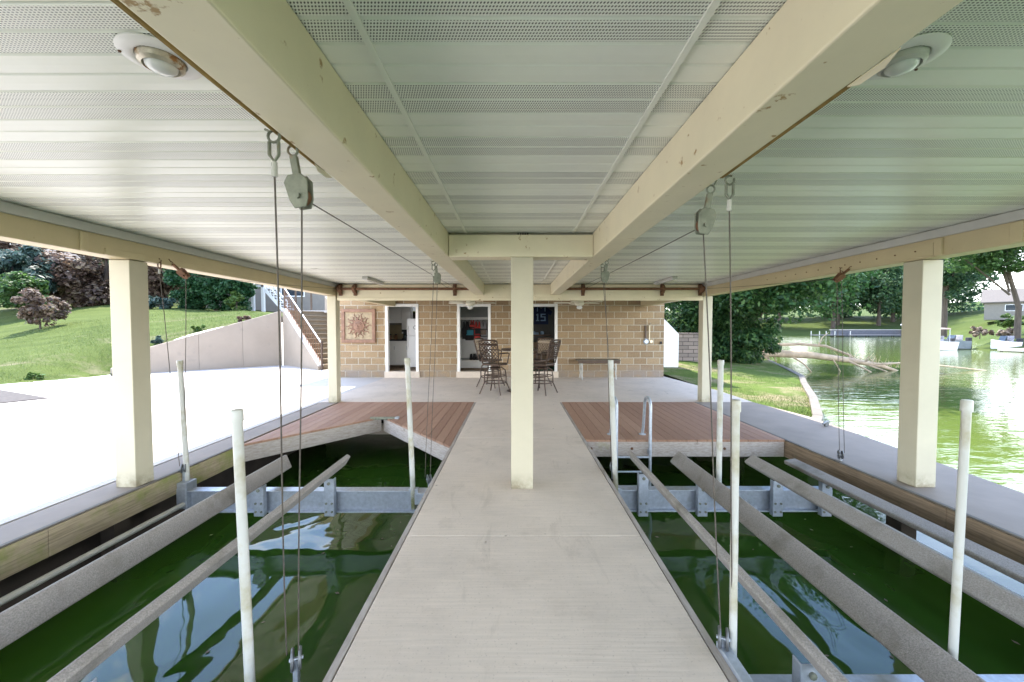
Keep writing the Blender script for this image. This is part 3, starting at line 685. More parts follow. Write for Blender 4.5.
# strip fixtures at the ceiling
for x, lab in ((-2.64, 'slim grey strip fixture on the ceiling above the left deck'), (2.82, 'slim grey strip fixture on the ceiling above the right deck')):
    t_ = thing('ceiling_strip', (x, 7.3, 2.44), lab, 'ceiling fixture', 'ceiling strip fixtures')
    MB().box((x-.05, 6.9, 2.41), (x+.05, 7.8, 2.45)).build('housing', trim_g, t_, bevel=.006); MB().box((x-.035, 6.93, 2.395), (x+.035, 7.77, 2.4095)).build('diffuser', lens, t_, bevel=.006)
# recessed eyeball lights
def eyeball(x, y, lab, rm):
    t_ = thing('ceiling_light', (x, y, 2.45), lab, 'ceiling light', 'round recessed ceiling lights')
    MB().lathe([(.112, 0), (.112, -.004), (.104, -.008), (.076, -.013), (.068, -.009), (.066, .0)], (x, y, 2.45), 40).build('trim_ring', white, t_, smooth=True)
    MB().lathe([(.0655, -.008), (.062, -.026), (.050, -.034), (.046, -.020)], (x, y, 2.45), 36).build('inner_ring', rm, t_, smooth=True)
    MB().lathe([(.0455, -.022), (.042, -.036), (.030, -.046), (.015, -.051), (0, -.052)], (x, y, 2.45), 32).build('lens', lens, t_, smooth=True)
    b = MB()
    for sg in (-1, 1): b.lathe([(0, 0), (.005, 0), (.004, -.004), (0, -.005)], (x+sg*.094, y+sg*.045, 2.441), 8)
    b.build_each('screw', rust, t_)
eyeball(-1.178, 1.33, 'round white ceiling light with a rusty inner ring beside the left beam', rustring)
eyeball(1.292, 1.33, 'round white ceiling light with a clean pale inner ring beside the right beam', trim_g)
t_ = thing('downlight', (-3.07, 6.0, 2.45), 'tiny round downlight in the ceiling over the left deck', 'downlight')
MB().lathe([(.05, 0), (.05, -.008), (.03, -.010), (.02, .0)], (-3.07, 6.0, 2.45), 20).build('trim_ring', white, t_); MB().lathe([(.02, -.004), (.0, -.006)], (-3.07, 6.0, 2.45), 12).build('lens', lens, t_)
# ladder on the right deck
t_ = thing('dock_ladder', (1.62, 5.3, 0), 'galvanised swim ladder with two hooped handrails on the right deck', 'ladder')
for x in (1.39, 1.85):
    pts = [(x, 5.27, -1.0), (x, 5.27, .46)] + [(x, 5.27+.12-.12*math.cos(a), .46+.12*math.sin(a)) for a in [R(k) for k in range(20, 180, 20)]] + [(x, 5.51, .46), (x, 5.56, .12), (x, 5.60, .012)]
    o = MB().tube(pts, .021, 12).build('handrail', galv, t_, smooth=True)
    MB().lathe([(.022, 0), (.05, 0), (.05, .01), (.022, .016)], (x, 5.60, .004), 12).build('foot_flange', galv, o)
for z in (-.22, -.42, -.62): MB().tube([(1.39, 5.27, z), (1.85, 5.27, z)], .015, 8).build('rung', galv, t_)
MB().box((1.37, 5.27, -.18), (1.41, 5.33, -.12)).box((1.83, 5.27, -.18), (1.87, 5.33, -.12)).build_each('wall_bracket', galv, t_)
#SPLIT3
# ------------------------------------------------------------------ block building behind the patio
W = 12.05
hs = thing('block_building', (-.4, 13.5, 0), 'tan split face block building with three open doorways behind the patio', 'building')
doors = [(-3.99, -2.96), (-1.77, -.73), (.30, 1.33)]
o = MB(); xs = [-5.5] + [q for d_ in doors for q in d_] + [4.62]
for i in range(0, len(xs), 2): o.box((xs[i], W, -.01), (xs[i+1], W+.2, 3.1))
for a, b in doors: o.box((a, W, 2.28), (b, W+.2, 3.1))
o.box((-5.5, W+.2, -.01), (-5.3, 15.6, 3.1)); o.box((4.42, W+.2, -.01), (4.62, 15.6, 3.1))
o.build('block_wall', cmu, hs)
for a, b in doors:
    f = MB(); t_ = .085
    f.box((a+.002, W-.028, .02), (a+t_, W+.12, 2.278)); f.box((b-t_, W-.028, .02), (b-.002, W+.12, 2.278)); f.box((a+t_+.0005, W-.028, 2.278-t_), (b-t_-.0005, W+.12, 2.278))
    f.build('door_frame', white, hs, bevel=.006)
    MB().box((a-.03, W-.05, -.004), (b+.03, W+.2, .19)).build('threshold', concrete, hs, bevel=.008)
o = MB(); o.box((-5.3, W+.2, .0), (-2.4, 15.6, .19)); o.build('kitchen_floor', roomfloor, hs)
o = MB(); o.box((-2.2, W+.2, .0), (-.2, 15.6, .19)); o.build('closet_floor', roomfloor, hs)
o = MB(); o.box((-.05, W+.2, .0), (4.4, 15.6, .19)); o.build('mat_floor', greenmat, hs)
# rear walls, partitions; rear openings are added to let daylight into the rooms
o = MB(); o.box((-5.3, 15.4, .19), (-2.4, 15.6, 1.5)); o.box((-5.3, 15.4, 2.75), (-2.4, 15.6, 3.1)); o.box((-5.3, 15.4, 1.5), (-5.0, 15.6, 2.75)); o.box((-3.2, 15.4, 1.5), (-2.4, 15.6, 2.75)); o.box((-2.42, W+.2, .19), (-2.38, 15.4, 3.1))
o.build('kitchen_wall', brownwall, hs)
o = MB(); o.box((-2.377, W+.2, .19), (-2.2, 15.6, 3.1)); o.box((-.2, W+.2, .19), (-.12, 15.6, 3.1)); o.box((-2.2, 13.5, .19), (-.2, 13.6, 2.35)); 
o.build('closet_wall', greywall, hs)
o = MB(); o.box((-.117, W+.2, .19), (-.05, 15.6, 3.1)); o.box((-.05, 14.0, .19), (4.42, 14.1, 3.1)); o.build('games_room_wall', darkwall, hs)
o = MB(); o.box((-6.4, 11.75, 3.1), (5.3, 16.2, 3.14)); o.build('eave_board', cream, hs)
MB().add([(-6.45, 11.7, 3.143), (5.35, 11.7, 3.143), (5.35, 14.0, 4.0), (-6.45, 14.0, 4.0), (-6.45, 16.3, 3.143), (5.35, 16.3, 3.143)], [(0, 1, 2, 3), (3, 2, 5, 4), (0, 3, 4), (1, 5, 2), (0, 4, 5, 1)]).build('roof', roofm, hs)

# kitchen
F = .19
k = thing('kitchen_cabinets', (-3.85, 13.6, F), 'white kitchen cabinets with a dark counter inside the left doorway', 'cabinets')
o = MB(); o.box((-4.95, 13.35, F+.08), (-3.62, 13.95, F+.90)); o.build('base_cabinet', cabin, k, bevel=.004)
for i in range(3): 
    p_ = MB().box((-4.90+i*.43, 13.33, F+.14), (-4.50+i*.43, 13.349, F+.86)).build('cabinet_door', cabin, k, bevel=.006)
    MB().box((-4.55+i*.43, 13.31, F+.6), (-4.535+i*.43, 13.329, F+.72)).build('handle', galv, p_)
MB().box((-4.97, 13.31, F+.902), (-3.61, 13.95, F+.945)).build('countertop', black, k, bevel=.004)
MB().box((-4.95, 13.95, F+.946), (-3.62, 13.97, F+1.45)).build('backsplash', kit_brown, k)
o = MB(); o.box((-3.93, 13.6, F+1.15), (-3.62, 13.94, F+2.1)); o.box((-4.95, 13.6, F+1.52), (-3.935, 13.94, F+2.1)); o.build('wall_cabinet', cabin, k, bevel=.004)
fr_ = thing('fridge', (-3.290, 13.3, F), 'white refrigerator with a dark emblem on its freezer door inside the left doorway', 'fridge')
MB().box((-3.590, 13.06, F+.03), (-2.910, 13.7, F+1.66)).build('cabinet', appl, fr_, bevel=.01)
a_ = MB().box((-3.590, 13.0, F+1.09), (-2.910, 13.055, F+1.66)).build('freezer_door', appl, fr_, bevel=.012); b_ = MB().box((-3.590, 13.0, F+.10), (-2.910, 13.055, F+1.08)).build('fridge_door', appl, fr_, bevel=.012)
MB().box((-3.560, 12.965, F+1.14), (-3.535, 12.999, F+1.40)).build('handle', appl, a_, bevel=.006); MB().box((-3.560, 12.965, F+.70), (-3.535, 12.999, F+1.04)).build('handle', appl, b_, bevel=.006)
MB().ring((-3.310, 12.998, F+1.36), .055, .007, (0, 1, 0), 20).build('emblem', brownmetal, a_)
t_ = thing('coffee_maker', (-3.78, 13.5, F+.945), 'black coffee maker on the kitchen counter beside the fridge', 'coffee maker')
o = MB(); z0 = F+.947; o.box((-3.88, 13.42, z0), (-3.68, 13.66, z0+.04)); o.box((-3.88, 13.58, z0+.04), (-3.68, 13.66, z0+.26)); o.box((-3.88, 13.42, z0+.26), (-3.68, 13.66, z0+.34)); o.build('body', black, t_, bevel=.01)
MB().lathe([(0, .045), (.06, .045), (.075, .10), (.06, .18), (.05, .19)], (-3.78, 13.49, z0), 16).build('carafe', glass_d, t_, smooth=True)
for x, m_, lab in ((-4.32, terra, 'small brown jar on the dark kitchen counter, farther from the fridge'), (-4.12, rust, 'small rust coloured jar on the dark kitchen counter, middle of the counter')):
    t_ = thing('kitchen_jar', (x, 13.55, z0), lab, 'jar', 'jars on the kitchen counter')
    MB().lathe([(0, .001), (.05, .001), (.06, .06), (.055, .13), (.035, .15)], (x, 13.55, z0), 14).build('jar_body', m_, t_, smooth=True); MB().lathe([(.042, .151), (.042, .175), (.01, .19), (0, .19)], (x, 13.55, z0), 14).build('lid', black, t_)

# closet with life vests on a rail
t_ = thing('clothes_rail', (-1.25, 13.2, 1.86), 'pale clothes rail across the closet inside the middle doorway', 'rail')
MB().tube([(-2.2, 13.15, 1.83), (-.2, 13.15, 1.83)], .02, 10).build('rail_bar', white, t_, smooth=True); MB().box((-2.2, 13.0, 1.86), (-.2, 13.49, 1.885)).build('shelf', white, t_)
def vest(x, mb_, mt, lab, w_=.15, h=.52, dz=0):
    r_ = thing('life_vest', (x, 13.15, 1.25), lab, 'life vest', 'life vests hanging in the closet')
    z1 = 1.74+dz; y = 13.15
    pts = [(x-w_, y-.05, z1-h), (x+w_, y-.05, z1-h), (x+w_*1.05, y-.05, z1-h*.45), (x+w_*.72, y-.05, z1-.16), (x+w_*.62, y-.05, z1), (x+w_*.28, y-.05, z1), (x+w_*.12, y-.05, z1-.17), (x-w_*.12, y-.05, z1-.17), (x-w_*.28, y-.05, z1), (x-w_*.62, y-.05, z1), (x-w_*.72, y-.05, z1-.16), (x-w_*1.05, y-.05, z1-h*.45)]
    b = MB().ext(pts, (0, .10, 0)).build('vest_body', mb_, r_, bevel=.02)
    MB().box((x-w_*.75, y-.062, z1-h*.72), (x+w_*.75, y-.0505, z1-h*.38)).build('front_panel', mt, b, bevel=.004)
    s = MB()
    for q in (.42, .80): s.box((x-w_*1.0, y-.066, z1-h*q-.02), (x+w_*1.0, y-.0625, z1-h*q+.015))
    s.build_each('buckle_strap', black, b)
    MB().tube([(x, y, z1+.06), (x, y, z1+.09), (x+.02, y, z1+.115)], .004, 6).tube([(x-w_*.6, y, z1-.01), (x, y, z1+.06), (x+w_*.6, y, z1-.01)], .006, 6).build('hanger', black, r_)
vest(-1.50, black, tealf, 'black life vest with a teal front panel hanging in the closet', .16, .62)
vest(-1.24, redf, black, 'red and black life vest hanging next to the teal panelled vest', .12, .56)
vest(-1.66, black, black, 'plain black life vest at the left end of the closet rail', .10, .58)
vest(-1.04, greyf, brownmetal, 'grey and brown life vest at the right end of the closet rail', .12, .60)
vest(-1.42, redf, redf, 'bright red life vest showing behind the teal panelled vest', .08, .30, .05)
for x, lab in ((-1.42, 'dark water shoes on the closet floor, left of the two pairs'), (-1.2, 'dark water shoes on the closet floor, right of the two pairs')):
    t_ = thing('shoe_pair', (x, 13.25, .50), lab, 'shoes', 'shoes in the closet')
    for s in (-1, 1): MB().lathe([(0, 0), (.05, 0), (.055, .05), (.045, .13), (.04, .2), (.0, .2)], (x+s*.055, 13.25, .455), 12).box((x+s*.055-.045, 13.12, .456), (x+s*.055+.045, 13.24, .53)).build('shoe', black, t_, bevel=.015)
t_ = thing('storage_bench', (-1.2, 13.25, .19), 'low white storage bench under the hanging life vests', 'bench')
MB().box((-2.0, 13.05, .192), (-.3, 13.45, .42)).build('box', cabin, t_, bevel=.01); MB().box((-2.02, 13.02, .422), (-.28, 13.47, .453)).build('lid', white, t_, bevel=.008)
MB().box((-1.95, 13.485, .50), (-.3, 13.499, 1.2)).build('back_board', cabin, t_)
# games room: jersey on the wall, shelf
t_ = thing('sports_jersey', (.62, 13.98, 1.7), 'navy sports jersey with a pale number hung on the dark wall inside the right doorway', 'jersey')
x, y, z1 = .95, 13.93, 2.28
MB().ext([(x-.26, y, z1-.62), (x+.26, y, z1-.62), (x+.25, y, z1-.25), (x+.34, y, z1-.30), (x+.40, y, z1-.17), (x+.20, y, z1), (x+.08, y, z1), (x, y, z1-.07), (x-.08, y, z1), (x-.20, y, z1), (x-.40, y, z1-.17), (x-.34, y, z1-.30), (x-.25, y, z1-.25)], (0, .03, 0)).build('jersey_body', navy, t_, bevel=.008)
def digit_bar(m, x0, z0, x1, z1_, y_): m.box((x0, y_-.006, z0), (x1, y_-.001, z1_))
m = MB(); yb = y-.0005; zb = z1-.50
digit_bar(m, x-.15, zb, x-.10, zb+.26, yb); digit_bar(m, x-.18, zb, x-.151, zb+.035, yb); digit_bar(m, x-.099, zb, x-.07, zb+.035, yb); digit_bar(m, x-.175, zb+.20, x-.151, zb+.24, yb)
digit_bar(m, x-.02, zb+.22, x+.16, zb+.26, yb); digit_bar(m, x-.02, zb+.13, x+.025, zb+.2195, yb); digit_bar(m, x+.0255, zb+.13, x+.16, zb+.165, yb); digit_bar(m, x+.115, zb+.04, x+.16, zb+.1295, yb); digit_bar(m, x-.02, zb, x+.16, zb+.0395, yb)
m.build('number', paleblue, t_)
m = MB()
for dx in (-.15, .12): digit_bar(m, x+dx, z1-.16, x+dx+.035, z1-.02, yb)
m.build_each('shoulder_stripe', paleblue, t_)
t_ = thing('wall_cabinet_shelf', (.7, 13.8, 1.2), 'dark shelf with small pale ornaments below the jersey', 'shelf')
MB().box((.15, 13.72, 1.26), (1.3, 13.99, 1.30)).build('shelf_board', brownmetal, t_)
for xx in (.48, .98): MB().lathe([(0, 0), (.06, 0), (.075, .05), (.05, .11), (0, .12)], (xx, 13.85, 1.301), 14).build('ornament', paleblue, t_, smooth=True)
m = MB(); m.box((.62, 13.83, 1.301), (.86, 13.87, 1.38)); m.box((.66, 13.83, 1.381), (.74, 13.87, 1.42)); m.build_each('sign_block', paleblue, t_, bevel=.01)
t_ = thing('wooden_sideboard', (.7, 13.7, F), 'brown wooden sideboard below the shelf in the right doorway', 'sideboard')
MB().box((.1, 13.5, F+.002), (1.35, 13.95, F+.80)).build('body', roomfloor, t_, bevel=.008); MB().box((.07, 13.47, F+.802), (1.38, 13.97, F+.84)).build('top', brownwall, t_, bevel=.006)

# sun plaque
t_ = thing('sun_plaque', (-4.8, 12.0, 1.6), 'square terracotta plaque of a sun with wavy rays on the block wall', 'wall plaque')
x, y, z, h = -4.80, W, 1.60, .52
m = MB()
for a, b in (((x-h, z-h), (x+h, z-h+.10)), ((x-h, z+h-.10), (x+h, z+h)), ((x-h, z-h+.1005), (x-h+.10, z+h-.1005)), ((x+h-.10, z-h+.1005), (x+h, z+h-.1005))): m.box((a[0], y-.075, a[1]), (b[0], y-.004, b[1]))
m.build('frame', terra, t_, bevel=.012)
MB().box((x-h+.09, y-.03, z-h+.09), (x+h-.09, y-.005, z+h-.09)).build('panel', terra2, t_)
m = MB()
for k in range(20):
    a = 2*math.pi*k/20; L_ = .40 if k % 2 == 0 else .34; pts = []
    for i in range(7):
        f = i/6; rr = .19+(L_-.19)*f; aa = a+.09*math.sin(f*6.5)*(1 if k % 2 else -1); pts.append((x+rr*math.cos(aa), y-.045, z+rr*math.sin(aa)))
    m.tube(pts, [.024*(1-.8*i/6)+.003 for i in range(7)], 6)
m.build('rays', terra, t_, smooth=True)
fc = MB().lathe([(0, -.075), (.06, -.07), (.12, -.055), (.165, -.03), (.175, 0)], (x, y-.03, z), 28, (0, 1, 0)).build('face', terra, t_, smooth=True)
m = MB(); m.ring((x, y-.06, z), .172, .018, (0, 1, 0), 28); 
for s in (-1, 1): m.lathe([(0, -.012), (.022, -.008), (.028, 0)], (x+s*.06, y-.098, z+.035), 10, (0, 1, 0)); m.tube([(x+s*.03, y-.10, z+.075), (x+s*.065, y-.099, z+.088), (x+s*.1, y-.088, z+.07)], .008, 6)
m.tube([(x, y-.108, z+.05), (x, y-.128, z-.02), (x, y-.108, z-.035)], [.008, .018, .012], 8); m.tube([(x-.05, y-.10, z-.07), (x, y-.104, z-.085), (x+.05, y-.10, z-.07)], .010, 6)
m.build('features', terra, fc, smooth=True)
# wall shower fitting and small fixture
t_ = thing('wall_tap', (4.12, 12.0, 1.3), 'pale metal tap pipe with a round valve on the block wall near its right corner', 'tap')
MB().tube([(4.14, 11.99, 1.15), (4.14, 11.97, 1.62), (4.14, 11.90, 1.68), (4.12, 11.84, 1.64)], .022, 10).build('pipe', brass, t_, smooth=True)
MB().box((4.02, 12.0, 1.22), (4.06, 12.048, 1.60)).build('back_rail', brownmetal, t_); MB().lathe([(0, -.05), (.06, -.05), (.09, -.02), (.09, 0), (0, 0)], (4.06, 12.04, 1.12), 18, (0, 1, 0)).build('valve', galv, t_, smooth=True); MB().lathe([(0, -.05), (.05, -.05), (.06, -.01), (0, 0)], (4.21, 12.04, 1.12), 14, (0, 1, 0)).build('knob', brass, t_)
t_ = thing('wall_outlet', (4.5, 12.03, 1.08), 'small dark outlet box near the right corner of the block wall', 'outlet')
MB().box((4.48, 12.01, 1.04), (4.55, 12.048, 1.12)).build('box', brownmetal, t_, bevel=.005); MB().box((4.486, 12.0, 1.05), (4.544, 12.0095, 1.11)).build('cover', black, t_, bevel=.003)

# bench against the wall
t_ = thing('garden_bench', (2.52, 11.65, 0), 'backless slatted bench with cast metal legs against the block wall', 'bench')
x0, x1 = 1.86, 3.14
for i in range(4): MB().box((x0, 11.50+i*.105, .56), (x1, 11.59+i*.105, .592)).build('seat_slat', brownmetal if i else blockm, t_, bevel=.004)
MB().box((x0+.02, 11.485, .49), (x1-.02, 11.502, .585)).build('apron', brownmetal, t_, bevel=.004)
for x in (x0+.14, x1-.14):
    m = MB()
    for yy, s in ((11.52, -1), (11.86, 1)): m.tube([(x, yy-s*.03, .558), (x, yy+s*.02, .35), (x, yy-s*.01, .18), (x, yy+s*.05, .012)], [.02, .022, .016, .02], 8)
    m.tube([(x, 11.52, .28), (x, 11.69, .34), (x, 11.86, .28)], .012, 8)
    m.build('leg', trim_g, t_, smooth=True)

# ceiling fans
def fan(x, y, lab, rot):
    t_ = thing('ceiling_fan', (x, y, 2.45), lab, 'ceiling fan', 'cream ceiling fans over the patio')
    MB().lathe([(0, 0), (.07, 0), (.06, -.05), (.02, -.07), (.016, -.10), (.02, -.225), (.10, -.24), (.12, -.30), (.10, -.34), (.05, -.36), (0, -.36)], (x, y, 2.45), 24).build('motor', fanm, t_, smooth=True)
    MB().lathe([(.05, -.362), (.07, -.38), (.075, -.41), (.05, -.44), (0, -.45)], (x, y, 2.45), 20).build('light_bowl', lens, t_, smooth=True)
    for k in range(5):
        a = R(rot+72*k); ca, sa = math.cos(a), math.sin(a)
        def q(r_, s, z): return (x+r_*ca-s*sa, y+r_*sa+s*ca, z)
        b = MB().ext([q(.17, -.045, 2.152), q(.30, -.065, 2.152), q(.60, -.07, 2.152), q(.64, -.03, 2.157), q(.64, .03, 2.167), q(.60, .07, 2.174), q(.30, .065, 2.174), q(.17, .045, 2.170)], (0, 0, .008)).build('blade', fanm, t_, bevel=.003)
        MB().ext([q(.09, -.02, 2.145), q(.22, -.03, 2.142), q(.22, .03, 2.142), q(.09, .02, 2.145)], (0, 0, .006)).build('blade_iron', brass, b)
fan(-1.10, 9.75, 'cream ceiling fan in front of the middle doorway', 10)
fan(1.62, 9.75, 'cream ceiling fan in front of the blank block wall on the right', 30)

# pub table and swivel chairs
t_ = thing('pub_table', (.12, 9.45, 0), 'tall round brown metal pub table behind the middle post', 'table')
MB().lathe([(0, 1.0), (.44, 1.0), (.45, 1.012), (.45, 1.03), (.44, 1.04), (0, 1.04)], (.12, 9.45, 0), 36).build('table_top', brownmetal, t_, smooth=True)
MB().lathe([(.30, .008), (.31, .02), (.24, .05), (.08, .09), (.045, .16), (.04, .5), (.055, .55), (.04, .60), (.04, .9), (.10, .97), (.10, .999), (0, .999)], (.12, 9.45, 0), 24).build('pedestal', brownmetal, t_, smooth=True)
def chair_proto(lab):
    c = thing('bar_chair', (0, 0, 0), lab, 'bar chair', 'tall swivel chairs round the pub table')
    # legs splay out, each a bowed rod (front is -Y side of the sitter facing +Y)
    for sx_ in (-1, 1):
        for sy in (-1, 1):
            MB().tube([(sx_*.10, sy*.10, .62), (sx_*.17, sy*.17, .55), (sx_*.19, sy*.19, .40), (sx_*.19, sy*.19, .26), (sx_*.27, sy*.27, .012)], .015, 8).build('leg', brownmetal, c, smooth=True)
    MB().ring((0, 0, .27), .262, .014, (0, 0, 1), 36).build('foot_ring', brownmetal, c, smooth=True)
    m = MB(); m.ring((0, 0, .43), .24, .011, (0, 0, 1), 32); m.lathe([(0, .58), (.12, .58), (.13, .62), (.06, .64), (.06, .67), (0, .67)], (0, 0, 0), 20); m.build('swivel', brownmetal, c, smooth=True)
    MB().prism([(-.24, -.20), (-.20, -.235), (.20, -.235), (.24, -.20), (.255, .12), (.2, .24), (-.2, .24), (-.255, .12)], .672, .715).build('seat', brownmetal, c, bevel=.015)
    def bk(u, v): return (u*(1+.10*v), -.22-.13*v-.03*math.cos(u*5), .72+.52*v)     # back surface: v 0..1 up
    fr = MB()
    fr.tube([bk(-.20, 0), bk(-.215, .3), bk(-.22, .6), bk(-.21, 1)], .017, 8); fr.tube([bk(.20, 0), bk(.215, .3), bk(.22, .6), bk(.21, 1)], .017, 8)
    fr.tube([bk(u/10*.21, 1.0+.04*(1-(u/10)**2)) for u in range(-10, 11, 2)], .020, 8); fr.tube([bk(u/10*.215, .22) for u in range(-10, 11, 2)], .013, 8)
    bkf = fr.build('back_frame', brownmetal, c, smooth=True)
    m = MB()
    for k in range(-4, 5):
        for s in (-1, 1):
            pts = []
            for i in range(9):
                f = i/8; u = k*.075 + s*(f-.5)*.30; v = .25+.72*f
                if abs(u) <= .205: pts.append(bk(u, v))
            if len(pts) > 1: m.tube(pts, .010, 5)
    m.tube([bk(u/10*.21, .84) for u in range(-10, 11, 2)], .028, 6)
    m.build('lattice', brownmetal, bkf, smooth=True)
    for s in (-1, 1): MB().tube([bk(s*.215, .45), (s*.27, -.10, .955), (s*.285, .08, .955), (s*.28, .17, .93), (s*.25, .18, .82), (s*.24, .15, .71)], .015, 8).build('arm', brownmetal, c, smooth=True)
    return c
ch = chair_proto('brown metal bar chair left of the post, its lattice back turned to the camera')
spots = [(-.45, 9.12, -25, None), (-.62, 10.15, -115, 'brown metal bar chair farther back on the left, partly behind the nearer chair'), (.64, 9.10, 55, 'brown metal bar chair just right of the middle post'), (.60, 10.2, 140, 'brown metal bar chair farther back on the right, by the right doorway')]
for i, (x, y, rz, lab) in enumerate(spots):
    o = ch if i == 0 else copy_tree(ch)
    o.location = (x, y, .001); o.rotation_euler = (0, 0, R(rz))
    if lab: o['label'] = lab
    if i in (1, 3):
        for c_ in o.children:
            if c_.name.startswith('back_frame'):
                for g_ in c_.children: 
                    g_.data = g_.data.copy(); g_.data.materials[0] = wicker; g_['label'] = 'tan lattice back panel'

# ------------------------------------------------------------------ retaining wall, stair, side structures
t_ = thing('retaining_wall', (-11, 14.8, 0), 'pale cast concrete retaining wall rising along the lawn towards the stairs', 'wall')
wp = [(-12.93, 12.5), (-12.5, 13.25), (-11.55, 14.25), (-10.6, 15.2), (-9.6, 16.1)]
zt = [.22, .86, 1.32, 1.78, 2.24]
for i in range(len(wp)-1):
    a, b = Vector((*wp[i], 0)), Vector((*wp[i+1], 0)); n = Vector((-(b.y-a.y), b.x-a.x, 0)).normalized(); g = (b-a).normalized()*.002
    MB().ext([a+g+Vector((0, 0, -.1)), b-g+Vector((0, 0, -.1)), b-g+Vector((0, 0, zt[i+1])), a+g+Vector((0, 0, zt[i]))], n*.20).build('wall_panel', wallc, t_, bevel=.01)
st = thing('outdoor_stairs', (-8, 15.5, 0), 'concrete outdoor stairs climbing beside the retaining wall', 'stairs')
A, B = Vector((-7.17, 14.2, 0)), Vector((-9.58, 16.12, 0)); dv = (B-A); run = dv.normalized(); nr = Vector((-run.y, run.x, 0))*-1
if nr.y < 0: nr = -nr
nstep = 12; rise = 2.25/nstep; L_ = dv.length
m = MB()
for i in range(nstep):
    p0 = A+run*(L_*i/nstep)+nr*.21; p1 = A+run*(L_+.02*i/nstep)+nr*.21; q1 = p1+nr*1.5; q0 = p0+nr*1.5
    m.ext([p0+Vector((0, 0, rise*i-.02 if i else -.1)), q0+Vector((0, 0, rise*i-.02 if i else -.1)), q0+Vector((0, 0, rise*(i+1)-.055)), p0+Vector((0, 0, rise*(i+1)-.055))], run*(L_*(1-i/nstep)))
m.build('step_risers', stepc, st)
for i in range(nstep):
    p0 = A+run*(L_*i/nstep-.025)+nr*.212; q0 = p0+nr*1.496
    MB().ext([p0+Vector((0, 0, rise*(i+1)-.054)), q0+Vector((0, 0, rise*(i+1)-.054)), q0+Vector((0, 0, rise*(i+1))), p0+Vector((0, 0, rise*(i+1)))], run*(L_/nstep+.03)).build('tread', stepc, st, bevel=.008)
MB().ext([A+Vector((0, 0, -.1)), B+Vector((0, 0, -.1)), B+Vector((0, 0, 2.30)), A+Vector((0, 0, .12))], nr*.2).build('side_wall', wallc, st, bevel=.008)
MB().ext([A+Vector((0, 0, .125)), B+Vector((0, 0, 2.305)), B+Vector((0, 0, 2.345)), A+Vector((0, 0, .165))], nr*.21).build('coping', pathm, st)
MB().ext([A+nr*1.75-run*.0+Vector((0, 0, -.1)), B+nr*1.75+Vector((0, 0, -.1)), B+nr*1.75+Vector((0, 0, 2.95)), A+nr*1.75+Vector((0, 0, .65))], nr*.2).build('far_side_wall', wallc, st, bevel=.008)
rl = MB(); up = Vector((0, 0, 1))
hb = A+nr*.12; ht = B+nr*.12
rl.tube([hb+up*1.0, ht+up*3.15], .022, 8); 
rail = rl.build('handrail', gatew, st, smooth=True)
m = MB()
for i in range(22): 
    f = i/21; p = hb.lerp(ht, f); zb = .15+2.18*f; m.box(p+Vector((-.009, -.009, zb)), p+Vector((.009, .009, zb+.82)))
m.tube([hb+up*.30, ht+up*2.47], .012, 6)
m.build('balusters', rust, rail)
for p, zb in ((hb-run*.05, -.0), (ht+run*.06, 2.3)): MB().box(p+Vector((-.03, -.03, zb)), p+Vector((.03, .03, zb+1.05))).build('rail_post', brownmetal, st)
t_ = thing('path_railing', (-8, 17.6, 2.3), 'dark metal railing posts along the top path by the stairs', 'railing')
for x, y in ((-9.45, 16.9), (-9.3, 17.9), (-7.9, 17.3)): MB().box((x-.03, y-.03, 2.25), (x+.03, y+.03, 3.2)).build('rail_post', brownmetal, t_)
MB().tube([(-9.45, 16.9, 3.19), (-9.3, 17.9, 3.19)], .025, 8).build('top_rail', brownmetal, t_)
# white stair cheek wall and block wall to the right of the building
t_ = thing('white_parapet', (5.5, 13.8, 0), 'white concrete parapet with a sloping top at the right corner of the building', 'parapet')
MB().ext([(5.0, 14.05, -.1), (5.92, 14.05, -.1), (5.92, 14.05, 1.32), (5.0, 14.05, 2.25)], (0, .2, 0)).build('parapet_wall', hull, t_, bevel=.01)
t_ = thing('block_retaining_wall', (7.0, 16.2, 0), 'brown block retaining wall standing in grass right of the white parapet', 'wall')
MB().box((5.95, 16.2, -.2), (8.0, 16.5, 1.25)).build('block_courses', rblock, t_, bevel=.02)
o = MB(); o.box((5.93, 16.18, 1.252), (8.02, 16.52, 1.33)); o.build('cap_course', rblock, t_, bevel=.015)

# ------------------------------------------------------------------ vegetation
def tree(name, base, cz, rad, m_, nleaf, size, mat, label, cat='tree', group=None, trunk_r=.2, rc=.35, limbs=5, hollow=.45, mats=None, aspect=1.6, lean=(0, 0)):
    t_ = thing(name, base, label, cat, group); b = Vector(base); c = (base[0]+lean[0], base[1]+lean[1], base[2]+cz)
    cc, sp = crown_clumps(c, rad, m_, rc*min(rad), hollow)
    cc[:, 2] = np.maximum(cc[:, 2], base[2]+sp*.55)
    quads('crown', leaves(cc, sp, nleaf, size, aspect), mat, t_, base)
    if trunk_r:
        m = MB(); tz = base[2]+cz
        m.tube([b+Vector((0, 0, -.3)), b+Vector((trunk_r*.3, 0, cz*.3)), b+Vector((lean[0]*.5, lean[1]*.5, cz*.65)), Vector(c)+Vector((0, 0, rad[2]*.5))], [trunk_r*1.3, trunk_r, trunk_r*.75, trunk_r*.25], 8)
        for k in range(limbs):
            q = cc[rng.integers(0, len(cc))]; f = .35+.4*rng.random(); s = b.lerp(Vector(c), f)
            mid = s.lerp(Vector(q), .5)+Vector((0, 0, .15*rad[2]*rng.random()))
            m.tube([s, mid, Vector(q)], [trunk_r*.5, trunk_r*.32, trunk_r*.1], 6)
        m.build('trunk', bark, t_, smooth=True)
    return t_
